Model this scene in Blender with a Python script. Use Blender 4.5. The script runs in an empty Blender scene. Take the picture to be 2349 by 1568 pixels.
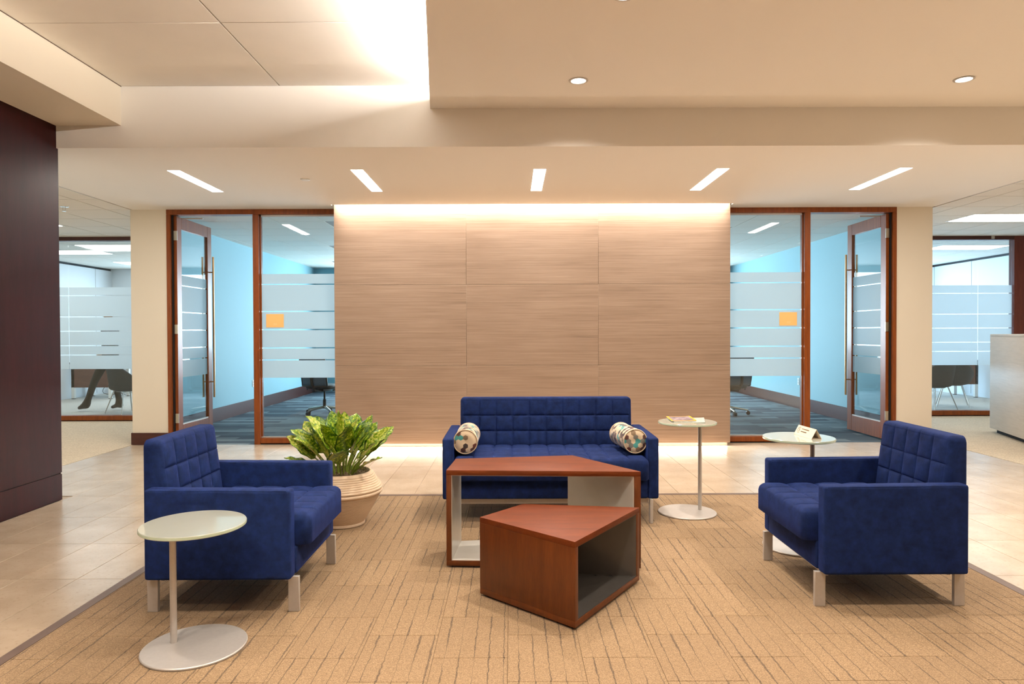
import bpy, bmesh, math, random
from mathutils import Vector, Matrix
random.seed(7)
PI = math.pi
scene = bpy.context.scene
C = scene.collection

# ------------------------------------------------------------------ camera, world, exposure, large lights
CAM_H = 1.30
F_PX = 1560.26
cam_d = bpy.data.cameras.new('camera')
cam_d.sensor_width = 36.0
cam_d.lens = 36.0 * F_PX / 2349.0
cam_d.clip_start = 0.05
cam_d.clip_end = 200
cam = bpy.data.objects.new('camera', cam_d)
C.objects.link(cam)
yaw, pitch, roll = 0.0004, 0.0136, 0.0036
f_ = Vector((math.sin(yaw)*math.cos(pitch), math.cos(yaw)*math.cos(pitch), -math.sin(pitch)))
r_ = Vector((math.cos(yaw), -math.sin(yaw), 0))
d_ = f_.cross(r_)
r2 = r_*math.cos(roll) + d_*math.sin(roll)
d2 = -r_*math.sin(roll) + d_*math.cos(roll)
M = Matrix.Identity(4)
for i in range(3):
    M[i][0] = r2[i]; M[i][1] = -d2[i]; M[i][2] = -f_[i]
M[0][3], M[1][3], M[2][3] = 0, 0, CAM_H
cam.matrix_world = M
scene.camera = cam

w = bpy.data.worlds.new('world'); scene.world = w; w.use_nodes = True
bg = w.node_tree.nodes['Background']
bg.inputs[0].default_value = (0.62, 0.82, 1.0, 1)
bg.inputs[1].default_value = 2.2

vs = scene.view_settings
vs.view_transform = 'Standard'; vs.look = 'None'; vs.gamma = 1.0; vs.use_curve_mapping = False
vs.exposure = 0.66
try:
    scene.cycles.max_bounces = 6; scene.cycles.diffuse_bounces = 3; scene.cycles.glossy_bounces = 3
    scene.cycles.transparent_max_bounces = 8; scene.cycles.caustics_reflective = False; scene.cycles.caustics_refractive = False
    scene.cycles.sample_clamp_indirect = 6.0
    scene.cycles.use_denoising = True; scene.cycles.use_adaptive_sampling = True; scene.cycles.adaptive_threshold = 0.07
except Exception:
    pass

WARM = (1.0, 0.89, 0.77)
WARM2 = (1.0, 0.93, 0.85)
COOL = (0.70, 0.88, 1.0)
NEUT = (1.0, 0.95, 0.90)
P_DOWN, P_STRIP, P_WASH, P_TOE, P_COVE, P_WINDOW, P_TROFFER = 32, 18, 54, 16, 66, 240, 13

def area(name, loc, rot, sx, sy, power, col, parent=None, spread=None):
    l = bpy.data.lights.new(name, 'AREA'); l.shape = 'RECTANGLE'; l.size = sx; l.size_y = sy
    l.energy = power; l.color = col
    if spread: l.spread = spread
    o = bpy.data.objects.new(name, l); o.location = loc; o.rotation_euler = rot
    o.parent = parent
    C.objects.link(o); return o

# daylight through the facade windows of the conference room and of the two offices
area('daylight_conference', (0.24, 15.0, 1.5), (-PI/2, 0, 0), 7.6, 2.2, P_WINDOW*1.5, COOL)
area('daylight_office_west', (-6.6, 15.1, 1.5), (-PI/2, 0, 0), 3.2, 2.2, P_WINDOW*0.20, (0.60, 0.82, 1.0))
area('daylight_office_east', (6.9, 15.1, 1.5), (-PI/2, 0, 0), 3.4, 2.2, P_WINDOW*0.56, (0.48, 0.74, 1.0))
# grazing strip in the slot over the stone wall, strip under it, cove strip at the raised ceiling
area('wall_wash_strip', (0.237, 7.722, 2.86), (math.radians(4), 0, 0), 4.46, 0.03, P_WASH, WARM2, spread=math.radians(75))
area('toe_strip', (0.237, 7.766, 0.022), (-PI/2, 0, 0), 4.44, 0.028, P_TOE, (1.0, 0.90, 0.78))
COVE_A, COVE_B = Vector((-0.63, 5.33)), Vector((-0.445, 3.58))

# ------------------------------------------------------------------ helpers
def lin(r, g, b):
    f = lambda v: ((v/255)/12.92) if v/255 <= 0.04045 else (((v/255)+0.055)/1.055)**2.4
    return (f(r), f(g), f(b), 1)

class NT:
    def __init__(s, name):
        s.m = bpy.data.materials.new(name); s.m.use_nodes = True
        s.t = s.m.node_tree; s.n = s.t.nodes; s.l = s.t.links
        s.b = s.n['Principled BSDF']; s.out = s.n['Material Output']
    def node(s, typ, **kw):
        n = s.n.new(typ)
        for k, v in kw.items():
            if k.startswith('i_'):
                key = k[2:]
                key = int(key) if key.isdigit() else key.replace('_', ' ')
                n.inputs[key].default_value = v
            else: setattr(n, k, v)
        return n
    def link(s, a, b): s.l.new(a, b)
    def ramp(s, fac, stops, interp='LINEAR'):
        n = s.n.new('ShaderNodeValToRGB'); n.color_ramp.interpolation = interp
        e = n.color_ramp.elements
        while len(e) < len(stops): e.new(0.5)
        for i, (p, c) in enumerate(stops): e[i].position = p; e[i].color = c
        s.link(fac, n.inputs[0]); return n.outputs[0]
    def coords(s, kind='Object', scale=(1, 1, 1), rot=(0, 0, 0)):
        tc = s.n.new('ShaderNodeTexCoord'); mp = s.n.new('ShaderNodeMapping')
        mp.inputs['Scale'].default_value = scale; mp.inputs['Rotation'].default_value = rot
        s.link(tc.outputs[kind], mp.inputs[0]); return mp.outputs[0]
    def world(s, scale=(1, 1, 1)):
        g = s.n.new('ShaderNodeNewGeometry'); mp = s.n.new('ShaderNodeMapping')
        mp.inputs['Scale'].default_value = scale
        s.link(g.outputs['Position'], mp.inputs[0]); return mp.outputs[0]
    def noise(s, vec, scale, detail=4, rough=0.5):
        n = s.node('ShaderNodeTexNoise'); n.inputs['Scale'].default_value = scale
        n.inputs['Detail'].default_value = detail; n.inputs['Roughness'].default_value = rough
        s.link(vec, n.inputs['Vector']); return n.outputs[0]
    def bump(s, h, strength=0.2, dist=0.01):
        n = s.n.new('ShaderNodeBump'); n.inputs['Strength'].default_value = strength; n.inputs['Distance'].default_value = dist
        s.link(h, n.inputs['Height']); s.link(n.outputs[0], s.b.inputs['Normal'])
    def math(s, op, a, b=None, c=None):
        n = s.n.new('ShaderNodeMath'); n.operation = op
        for i, v in enumerate((a, b, c)):
            if v is None: continue
            if isinstance(v, (int, float)): n.inputs[i].default_value = v
            else: s.link(v, n.inputs[i])
        return n.outputs[0]
    def set(s, **kw):
        for k, v in kw.items(): s.b.inputs[k.replace('_', ' ')].default_value = v
        return s
    def mix(s, fac, a, b, blend='MIX'):
        n = s.n.new('ShaderNodeMix'); n.data_type = 'RGBA'; n.blend_type = blend
        if isinstance(fac, (int, float)): n.inputs[0].default_value = fac
        else: s.link(fac, n.inputs[0])
        for i, v in ((6, a), (7, b)):
            if isinstance(v, tuple): n.inputs[i].default_value = v
            else: s.link(v, n.inputs[i])
        return n.outputs[2]

def plain(name, col, rough=0.5, metal=0.0, noise=0.0, nscale=20, bump=0.0, bscale=200, **kw):
    t = NT(name); t.set(Base_Color=col, Roughness=rough, Metallic=metal, **kw)
    v = t.coords('Object')
    if noise:
        a = tuple(min(1, c*(1-noise)) for c in col[:3])+(1,); b = tuple(min(1, c*(1+noise)) for c in col[:3])+(1,)
        t.link(t.ramp(t.noise(v, nscale), [(0.3, a), (0.7, b)]), t.b.inputs['Base Color'])
    if bump: t.bump(t.noise(v, bscale, 2), bump, 0.002)
    return t.m

def wood(name, dark, light, scale=(3, 3, 0.35), rough=0.35, coat=0.2, bscale=9, spec=0.35):
    t = NT(name); v = t.coords('Object', scale)
    n1 = t.noise(v, bscale, 6, 0.6); n2 = t.noise(v, bscale*7, 3, 0.5)
    f = t.math('ADD', t.math('MULTIPLY', n1, 0.7), t.math('MULTIPLY', n2, 0.3))
    t.link(t.ramp(f, [(0.3, dark), (0.7, light)]), t.b.inputs['Base Color'])
    t.set(Roughness=rough, Coat_Weight=coat, Coat_Roughness=0.2, Specular_IOR_Level=spec)
    t.bump(n2, 0.04, 0.002)
    return t.m

def emit(name, col, s):
    t = NT(name); t.set(Base_Color=(0.9, 0.9, 0.9, 1), Emission_Color=tuple(col)+(1,), Emission_Strength=s, Roughness=0.6)
    return t.m

MT = {}
MT['paint'] = plain('cream_paint', lin(236, 226, 208), 0.75, bump=0.03, bscale=300)
MT['ceil'] = plain('ceiling_paint', lin(244, 239, 232), 0.85, bump=0.03, bscale=300)
MT['ceil_panel'] = plain('raised_ceiling_panel', lin(251, 247, 241), 0.8, noise=0.02, nscale=3)
MT['act'] = plain('mineral_tile', lin(232, 226, 216), 0.9, noise=0.05, nscale=120, bump=0.15, bscale=160)
MT['grid'] = plain('ceiling_grid_metal', lin(118, 112, 104), 0.6)
MT['teal'] = plain('teal_wall_paint', lin(150, 196, 208), 0.7, bump=0.04, bscale=250)
MT['offwall'] = plain('white_office_paint', lin(225, 228, 230), 0.6)
MT['mahogany'] = wood('dark_mahogany', lin(36, 8, 9), lin(54, 15, 15), (2.2, 2.2, 0.25), 0.45, 0.0, spec=0.16)
MT['cherry'] = wood('cherry_frame', lin(112, 50, 12), lin(150, 78, 24), (4, 4, 0.3), 0.38, 0.2)
MT['table_wood'] = wood('walnut_veneer', lin(80, 37, 10), lin(108, 54, 19), (3, 3, 0.4), 0.4, 0.12)
MT['table_top'] = wood('walnut_veneer_top', lin(86, 36, 9), lin(112, 51, 16), (0.5, 3, 3), 0.50, 0.0, spec=0.2)
MT['liner_light'] = plain('pale_grey_lacquer', lin(205, 200, 190), 0.22, noise=0.02)
MT['liner_dark'] = plain('graphite_lacquer', lin(78, 74, 70), 0.22, noise=0.03)
MT['basewood'] = wood('dark_base_board', lin(62, 28, 22), lin(82, 40, 32), (0.4, 3, 3), 0.4, 0.2)
MT['post_wood'] = wood('reddish_post', lin(92, 42, 34), lin(118, 58, 46), (3, 3, 0.4), 0.4, 0.1)
MT['alu'] = plain('satin_aluminium', lin(196, 190, 184), 0.42, 0.35, noise=0.03, nscale=60)
MT['steel'] = plain('brushed_steel', lin(190, 180, 165), 0.28, 1.0, noise=0.05, nscale=80)
MT['bronze'] = plain('bronze_bar', lin(205, 165, 120), 0.28, 1.0, noise=0.04, nscale=50)
MT['chrome'] = plain('chrome', lin(210, 210, 208), 0.12, 1.0, noise=0.02)
MT['black'] = plain('black_plastic', lin(28, 27, 26), 0.45, noise=0.1)
MT['darkgap'] = plain('shadow_gap_paint', lin(24, 18, 16), 0.8, noise=0.1)
MT['white_plastic'] = plain('white_plastic', lin(236, 234, 228), 0.4, noise=0.02)
MT['grout'] = plain('grout', lin(176, 160, 140), 0.85, noise=0.06)
MT['edge_trim'] = plain('bronze_carpet_trim', lin(110, 92, 82), 0.5, 0.2, noise=0.05)

def m_velvet():
    t = NT('navy_velvet'); v = t.coords('Object')
    n = t.noise(v, 22, 5, 0.65); n2 = t.noise(v, 420, 2)
    t.link(t.ramp(n, [(0.3, lin(12, 26, 62)), (0.7, lin(24, 42, 90))]), t.b.inputs['Base Color'])
    t.set(Roughness=0.85, Specular_IOR_Level=0.15, Sheen_Weight=0.16, Sheen_Roughness=0.4, Sheen_Tint=lin(70, 110, 235))
    t.bump(n2, 0.12, 0.002); return t.m
MT['velvet'] = m_velvet()

def m_stone_panel():
    t = NT('striated_stone_panel')
    tc = t.n.new('ShaderNodeTexCoord'); oi = t.n.new('ShaderNodeObjectInfo')
    cx = t.n.new('ShaderNodeCombineXYZ')
    t.link(t.math('MULTIPLY', oi.outputs['Random'], 13.0), cx.inputs[0]); t.link(t.math('MULTIPLY', oi.outputs['Random'], 7.0), cx.inputs[2])
    add = t.n.new('ShaderNodeVectorMath'); add.operation = 'ADD'
    t.link(tc.outputs['Object'], add.inputs[0]); t.link(cx.outputs[0], add.inputs[1])
    def mp(sc):
        m = t.n.new('ShaderNodeMapping'); m.inputs['Scale'].default_value = sc; t.link(add.outputs[0], m.inputs[0]); return m.outputs[0]
    n1 = t.noise(mp((0.30, 1, 22)), 2.4, 6, 0.65)
    n2 = t.noise(mp((0.9, 1, 90)), 2.6, 5, 0.6)
    n3 = t.noise(mp((1.2, 1, 6)), 1.2, 3, 0.5)
    f = t.math('ADD', t.math('ADD', t.math('MULTIPLY', n1, 0.42), t.math('MULTIPLY', n2, 0.40)), t.math('MULTIPLY', n3, 0.18))
    t.link(t.ramp(f, [(0.32, lin(108, 86, 69)), (0.46, lin(138, 114, 94)), (0.55, lin(149, 125, 105)), (0.70, lin(165, 142, 122))]), t.b.inputs['Base Color'])
    t.set(Roughness=0.62); t.bump(n2, 0.12, 0.003); return t.m
MT['stone'] = m_stone_panel()

def m_limestone():
    t = NT('polished_limestone_tile'); v = t.world((1, 1, 1))
    oi = t.n.new('ShaderNodeObjectInfo')
    n = t.noise(v, 3.5, 6, 0.6); n2 = t.noise(v, 55, 3, 0.6)
    c1 = t.ramp(n, [(0.3, lin(182, 162, 138)), (0.7, lin(202, 183, 160))])
    c2 = t.ramp(n2, [(0.28, lin(176, 148, 122)), (0.42, lin(255, 255, 255))])
    c3 = t.mix(0.35, c1, c2, 'MULTIPLY')
    c4 = t.ramp(oi.outputs['Random'], [(0, (0.90, 0.89, 0.88, 1)), (1, (1, 1, 1, 1))])
    t.link(t.mix(1.0, c3, c4, 'MULTIPLY'), t.b.inputs['Base Color'])
    t.set(Roughness=0.25, Specular_IOR_Level=0.38)
    return t.m
MT['limestone'] = m_limestone()

def m_carpet():
    t = NT('tan_carpet'); v = t.world()
    oi = t.n.new('ShaderNodeObjectInfo')
    sep = t.n.new('ShaderNodeSeparateXYZ'); t.link(v, sep.inputs[0])
    # broken dark lines along the depth of the room, every 6 cm
    x = t.math('DIVIDE', sep.outputs[0], 0.0595)
    wob = t.noise(t.world((9, 9, 9)), 3.0, 2)
    x = t.math('ADD', x, t.math('MULTIPLY', wob, 0.22))
    idx = t.math('FLOOR', x); fr = t.math('SUBTRACT', x, idx)
    dist = t.math('ABSOLUTE', t.math('SUBTRACT', fr, 0.5))
    cmb = t.n.new('ShaderNodeCombineXYZ')
    t.link(t.math('MULTIPLY', idx, 3.71), cmb.inputs[0]); t.link(t.math('MULTIPLY', sep.outputs[1], 2.6), cmb.inputs[1])
    t.link(t.math('MULTIPLY', oi.outputs['Random'], 9.0), cmb.inputs[2])
    dash = t.noise(cmb.outputs[0], 1.0, 2, 0.5)
    wid = t.n.new('ShaderNodeMapRange'); t.link(dash, wid.inputs[0])
    wid.inputs[1].default_value = 0.40; wid.inputs[2].default_value = 0.72; wid.inputs[3].default_value = 0.010; wid.inputs[4].default_value = 0.085
    line = t.math('LESS_THAN', dist, wid.outputs[0])
    fine = t.noise(t.world((1, 1, 1)), 210, 3, 0.75)
    line = t.math('MULTIPLY', line, t.ramp(fine, [(0.40, (0.15, 0.15, 0.15, 1)), (0.55, (1, 1, 1, 1))]))
    big = t.noise(t.world(), 1.1, 2)
    base = t.ramp(fine, [(0.25, lin(86, 65, 41)), (0.5, lin(148, 120, 87)), (0.75, lin(190, 160, 123))])
    base = t.mix(t.math('MULTIPLY', oi.outputs['Random'], 0.22), base, lin(112, 88, 62))
    t.link(t.mix(t.math('MULTIPLY', line, 0.88), base, lin(52, 38, 26)), t.b.inputs['Base Color'])
    t.set(Roughness=0.95, Sheen_Weight=0.1)
    t.bump(fine, 0.5, 0.004); return t.m
MT['carpet'] = m_carpet()

def m_loop(name, a, b, sc=260):
    t = NT(name); n = t.noise(t.world(), sc, 3, 0.7); n2 = t.noise(t.world((1, 6, 1)), 6, 3)
    f = t.math('ADD', t.math('MULTIPLY', n, 0.75), t.math('MULTIPLY', n2, 0.25))
    t.link(t.ramp(f, [(0.3, a), (0.7, b)]), t.b.inputs['Base Color'])
    t.set(Roughness=0.95); t.bump(n, 0.4, 0.004); return t.m
MT['corridor_carpet'] = m_loop('beige_loop_carpet', lin(176, 158, 132), lin(232, 216, 190), 60)
MT['office_carpet'] = m_loop('grey_loop_carpet', lin(150, 146, 138), lin(196, 190, 180), 90)

def m_plank_carpet():
    t = NT('blue_grey_plank_carpet'); v = t.world()
    br = t.n.new('ShaderNodeTexBrick'); t.link(v, br.inputs['Vector'])
    br.inputs['Color1'].default_value = (0, 0, 0, 1); br.inputs['Color2'].default_value = (1, 1, 1, 1); br.inputs['Mortar'].default_value = (0.3, 0.3, 0.3, 1)
    br.inputs['Scale'].default_value = 1.0; br.inputs['Mortar Size'].default_value = 0.0
    br.inputs['Brick Width'].default_value = 0.62; br.inputs['Row Height'].default_value = 0.155
    n = t.noise(t.world((1.2, 14, 1)), 4, 4, 0.6)
    f = t.math('ADD', t.math('MULTIPLY', br.outputs[0], 0.6), t.math('MULTIPLY', n, 0.4))
    t.link(t.ramp(f, [(0.2, lin(46, 58, 70)), (0.5, lin(74, 88, 98)), (0.85, lin(132, 146, 150))]), t.b.inputs['Base Color'])
    t.set(Roughness=0.9); return t.m
MT['plank'] = m_plank_carpet()

def m_glass():
    t = NT('clear_glass'); t.n.remove(t.b)
    tr = t.node('ShaderNodeBsdfTransparent'); tr.inputs[0].default_value = (0.93, 0.97, 0.975, 1)
    gl = t.node('ShaderNodeBsdfGlossy'); gl.inputs['Roughness'].default_value = 0.02; gl.inputs[0].default_value = (1, 1, 1, 1)
    g = t.node('ShaderNodeNewGeometry'); dt = t.node('ShaderNodeVectorMath'); dt.operation = 'DOT_PRODUCT'
    t.link(g.outputs['Incoming'], dt.inputs[0]); t.link(g.outputs['Normal'], dt.inputs[1])
    k = t.math('POWER', t.math('SUBTRACT', 1.0, t.math('ABSOLUTE', dt.outputs['Value'])), 5.0)
    mx = t.node('ShaderNodeMixShader'); t.link(t.math('ADD', 0.045, t.math('MULTIPLY', k, 0.95)), mx.inputs[0])
    t.link(tr.outputs[0], mx.inputs[1]); t.link(gl.outputs[0], mx.inputs[2]); t.link(mx.outputs[0], t.out.inputs[0]); return t.m
MT['glass'] = m_glass()

def m_film():
    t = NT('frosted_film'); t.n.remove(t.b)
    df = t.node('ShaderNodeBsdfDiffuse'); df.inputs[0].default_value = (0.58, 0.68, 0.72, 1)
    tl = t.node('ShaderNodeBsdfTranslucent'); tl.inputs[0].default_value = (0.90, 0.95, 0.97, 1)
    mx = t.node('ShaderNodeMixShader'); mx.inputs[0].default_value = 0.66
    t.link(df.outputs[0], mx.inputs[1]); t.link(tl.outputs[0], mx.inputs[2])
    gl = t.node('ShaderNodeBsdfGlossy'); gl.inputs['Roughness'].default_value = 0.25
    m2 = t.node('ShaderNodeMixShader'); m2.inputs[0].default_value = 0.03
    t.link(mx.outputs[0], m2.inputs[1]); t.link(gl.outputs[0], m2.inputs[2]); t.link(m2.outputs[0], t.out.inputs[0]); return t.m
MT['film'] = m_film()

def m_tabletop_glass():
    t = NT('back_painted_glass'); v = t.coords('Object'); n = t.noise(v, 2.0)
    t.link(t.ramp(n, [(0.3, lin(178, 181, 168)), (0.7, lin(188, 190, 178))]), t.b.inputs['Base Color'])
    t.set(Roughness=0.16, Coat_Weight=0.6, Coat_Roughness=0.05); return t.m
MT['topglass'] = m_tabletop_glass()
MT['glass_edge'] = plain('green_glass_edge', lin(196, 214, 190), 0.2, noise=0.04)

def m_leaf():
    t = NT('variegated_leaf'); v = t.coords('UV', (1, 1, 1))
    oi = t.n.new('ShaderNodeObjectInfo')
    g = t.n.new('ShaderNodeNewGeometry')
    n = t.noise(t.world((1, 1, 1)), 62, 5, 0.65); n2 = t.noise(t.world((1, 1, 1)), 9, 2)
    sep = t.n.new('ShaderNodeSeparateXYZ'); t.link(v, sep.inputs[0])
    cen = t.math('ABSOLUTE', t.math('SUBTRACT', sep.outputs[0], 0.5))       # 0 at the midrib, .5 at the margin
    f = t.math('ADD', t.math('MULTIPLY', n, 0.85), t.math('MULTIPLY', n2, 0.25))
    f = t.math('ADD', f, t.math('MULTIPLY', oi.outputs['Random'], 0.10))
    f = t.math('SUBTRACT', f, t.math('MULTIPLY', t.math('GREATER_THAN', cen, 0.43), 0.12))
    t.link(t.ramp(f, [(0.46, lin(40, 80, 6)), (0.56, lin(98, 142, 14)), (0.64, lin(182, 198, 50)), (0.76, lin(244, 236, 150))]), t.b.inputs['Base Color'])
    t.set(Roughness=0.33, Specular_IOR_Level=0.5); t.bump(n, 0.15, 0.004); return t.m
MT['leaf'] = m_leaf()
MT['petiole'] = plain('pale_green_stalk', lin(126, 146, 52), 0.45, noise=0.15, nscale=40)
MT['moss'] = plain('dry_brown_moss', lin(96, 80, 56), 0.95, noise=0.45, nscale=70, bump=0.8, bscale=60)

def m_pot():
    t = NT('ribbed_sandstone_pot'); v = t.coords('Object')
    n = t.noise(v, 5, 3); n2 = t.noise(v, 150, 2)
    t.link(t.ramp(n, [(0.3, lin(222, 196, 166)), (0.7, lin(236, 212, 184))]), t.b.inputs['Base Color'])
    t.set(Roughness=0.7); t.bump(n2, 0.1, 0.002); return t.m
MT['pot'] = m_pot()

def m_hex():
    t = NT('hexagon_patchwork'); v = t.coords('UV')
    def vm(op, a, b):
        n = t.n.new('ShaderNodeVectorMath'); n.operation = op
        for i, q in enumerate((a, b)):
            if q is None: continue
            if isinstance(q, tuple): n.inputs[i].default_value = q
            else: t.link(q, n.inputs[i])
        return n
    s = (1.0, 1.7320508, 1.0); h = (0.5, 0.8660254, 0.5)
    def cell(off):
        p = vm('ADD', v, off).outputs[0]
        fl = vm('FLOOR', vm('DIVIDE', p, s).outputs[0], None).outputs[0]
        return vm('SUBTRACT', vm('ADD', vm('MULTIPLY', fl, s).outputs[0], h).outputs[0], off).outputs[0]
    ca = cell((50.0, 86.60254, 0.0)); cb = cell((50.5, 87.4686, 0.0))
    def plan(c):
        d = vm('SUBTRACT', v, c).outputs[0]
        m = vm('MULTIPLY', d, (1, 1, 0)).outputs[0]
        n = vm('LENGTH', m, None); return n.outputs['Value']
    sel = t.math('LESS_THAN', plan(cb), plan(ca))
    mx = t.n.new('ShaderNodeMix'); mx.data_type = 'VECTOR'
    t.link(sel, mx.inputs[0]); t.link(ca, mx.inputs[4]); t.link(cb, mx.inputs[5])
    sn = vm('SNAP', vm('ADD', mx.outputs[1], (0.05, 0.05, 0)).outputs[0], (0.25, 0.25, 1.0)).outputs[0]
    wn = t.n.new('ShaderNodeTexWhiteNoise'); wn.noise_dimensions = '2D'; t.link(sn, wn.inputs['Vector'])
    col = t.ramp(wn.outputs['Value'], [(0, lin(222, 200, 168)), (0.46, lin(84, 48, 40)), (0.58, lin(140, 118, 92)), (0.70, lin(52, 38, 34)), (0.78, lin(128, 126, 118)), (0.88, lin(70, 152, 148)), (0.95, lin(110, 56, 46))], 'CONSTANT')
    t.link(col, t.b.inputs['Base Color']); t.set(Roughness=0.6, Sheen_Weight=0.2)
    return t.m
MT['hex'] = m_hex()
MT['piping'] = plain('cream_piping', lin(214, 190, 158), 0.6, noise=0.05)
MT['tweed'] = plain('charcoal_tweed', lin(82, 82, 80), 0.9, noise=0.3, nscale=140, bump=0.3, bscale=300)
MT['deskbrown'] = wood('brown_desk_panel', lin(92, 62, 50), lin(112, 78, 64), (0.4, 3, 3), 0.5, 0.05)
MT['counter'] = wood('grey_laminate', lin(206, 196, 183), lin(224, 214, 202), (0.5, 0.5, 6), 0.45, 0.0)
MT['sign'] = plain('orange_acrylic', lin(255, 196, 124), 0.3, noise=0.03, nscale=8)
MT['sign_text'] = plain('pale_sign_print', lin(255, 222, 165), 0.4, noise=0.01)
MT['card'] = plain('card_stock', lin(244, 228, 205), 0.6, noise=0.01)
MT['ink'] = plain('brown_ink', lin(120, 90, 64), 0.6, noise=0.05)
MT['meshback'] = plain('grey_mesh_fabric', lin(112, 116, 122), 0.7, noise=0.15, nscale=200)
MT['chairframe'] = plain('bronze_grey_plastic', lin(88, 72, 58), 0.4, noise=0.08)
MT['tile_white'] = plain('reveal_black', lin(20, 28, 36), 0.6, noise=0.05)

# ------------------------------------------------------------------ mesh helpers
def new_obj(name, verts, faces, mat, parent=None, smooth=False, angle=35, loc=None, uvs=None):
    me = bpy.data.meshes.new(name); me.from_pydata([tuple(v) for v in verts], [], faces); me.validate(); me.update()
    if mat is not None: me.materials.append(mat)
    if uvs is not None:
        ul = me.uv_layers.new(name='UVMap')
        for l in me.loops: ul.data[l.index].uv = uvs[l.vertex_index]
    if smooth:
        me.polygons.foreach_set('use_smooth', [True]*len(me.polygons)); me.set_sharp_from_angle(angle=math.radians(angle))
    o = bpy.data.objects.new(name, me); C.objects.link(o)
    if parent: o.parent = parent
    if loc: o.location = loc
    return o

def bm_obj(name, bm, mat, parent=None, smooth=False, angle=35, loc=None):
    bmesh.ops.recalc_face_normals(bm, faces=bm.faces)
    me = bpy.data.meshes.new(name); bm.to_mesh(me); bm.free()
    if mat is not None: me.materials.append(mat)
    if smooth:
        me.polygons.foreach_set('use_smooth', [True]*len(me.polygons)); me.set_sharp_from_angle(angle=math.radians(angle))
    o = bpy.data.objects.new(name, me); C.objects.link(o)
    if parent: o.parent = parent
    if loc: o.location = loc
    return o

def bm_box(bm, x0, x1, y0, y1, z0, z1):
    vs_ = [bm.verts.new(p) for p in ((x0,y0,z0),(x1,y0,z0),(x1,y1,z0),(x0,y1,z0),(x0,y0,z1),(x1,y0,z1),(x1,y1,z1),(x0,y1,z1))]
    for f in ((0,3,2,1),(4,5,6,7),(0,1,5,4),(1,2,6,5),(2,3,7,6),(3,0,4,7)): bm.faces.new([vs_[i] for i in f])
    return vs_

def box(name, x0, x1, y0, y1, z0, z1, mat, parent=None, bevel=0.0, seg=2):
    x0, x1 = min(x0, x1), max(x0, x1); y0, y1 = min(y0, y1), max(y0, y1)
    bm = bmesh.new(); bm_box(bm, x0, x1, y0, y1, z0, z1)
    if bevel: bmesh.ops.bevel(bm, geom=list(bm.edges), offset=bevel, segments=seg, profile=0.5, affect='EDGES')
    return bm_obj(name, bm, mat, parent, smooth=bevel > 0, angle=40)

def cbox(name, cx, cy, z0, wx, wy, h, mat, parent=None, bevel=0.0, seg=2):
    """a box whose origin is its own base centre"""
    bm = bmesh.new(); bm_box(bm, -wx/2, wx/2, -wy/2, wy/2, 0, h)
    if bevel: bmesh.ops.bevel(bm, geom=list(bm.edges), offset=bevel, segments=seg, profile=0.5, affect='EDGES')
    return bm_obj(name, bm, mat, parent, smooth=bevel > 0, angle=40, loc=(cx, cy, z0))

def prism(name, poly, z0, z1, mat, parent=None, bevel=0.0):
    bm = bmesh.new()
    a = [bm.verts.new((x, y, z0)) for x, y in poly]; b = [bm.verts.new((x, y, z1)) for x, y in poly]
    n = len(poly)
    bm.faces.new(a[::-1]); bm.faces.new(b)
    for i in range(n): bm.faces.new((a[i], a[(i+1) % n], b[(i+1) % n], b[i]))
    if bevel: bmesh.ops.bevel(bm, geom=list(bm.edges), offset=bevel, segments=2, profile=0.5, affect='EDGES')
    return bm_obj(name, bm, mat, parent, smooth=bevel > 0, angle=40)

def lathe(name, prof, mat, parent=None, n=48, loc=None, angle=30):
    verts, faces = [], []
    for r, z in prof:
        for k in range(n):
            a = 2*PI*k/n; verts.append((r*math.cos(a), r*math.sin(a), z))
    m = len(prof)
    for i in range(m-1):
        for k in range(n):
            faces.append((i*n+k, i*n+(k+1) % n, (i+1)*n+(k+1) % n, (i+1)*n+k))
    faces.append(tuple(range(n))[::-1]); faces.append(tuple((m-1)*n+k for k in range(n)))
    return new_obj(name, verts, faces, mat, parent, True, angle, loc)

def tube_data(pts, rad, n=10, closed=False):
    pts = [Vector(p) for p in pts]; verts, faces = [], []
    rads = rad if isinstance(rad, (list, tuple)) else [rad]*len(pts)
    m = len(pts); up = None
    for i, p in enumerate(pts):
        if closed: t = (pts[(i+1) % m]-pts[i-1]).normalized()
        else: t = (pts[min(i+1, m-1)]-pts[max(i-1, 0)]).normalized()
        if up is None:
            up = Vector((0, 0, 1)) if abs(t.z) < 0.9 else Vector((1, 0, 0))
        s = t.cross(up).normalized(); up = s.cross(t).normalized()
        for k in range(n):
            a = 2*PI*k/n; verts.append(p + (s*math.cos(a)+up*math.sin(a))*rads[i])
    for i in range(m if closed else m-1):
        j = (i+1) % m
        for k in range(n): faces.append((i*n+k, i*n+(k+1) % n, j*n+(k+1) % n, j*n+k))
    if not closed:
        faces.append(tuple(range(n))[::-1]); faces.append(tuple((m-1)*n+k for k in range(n)))
    return verts, faces

def tube(name, pts, rad, mat, parent=None, n=10, closed=False, loc=None):
    v, f = tube_data(pts, rad, n, closed)
    return new_obj(name, v, f, mat, parent, True, 50, loc)

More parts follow.
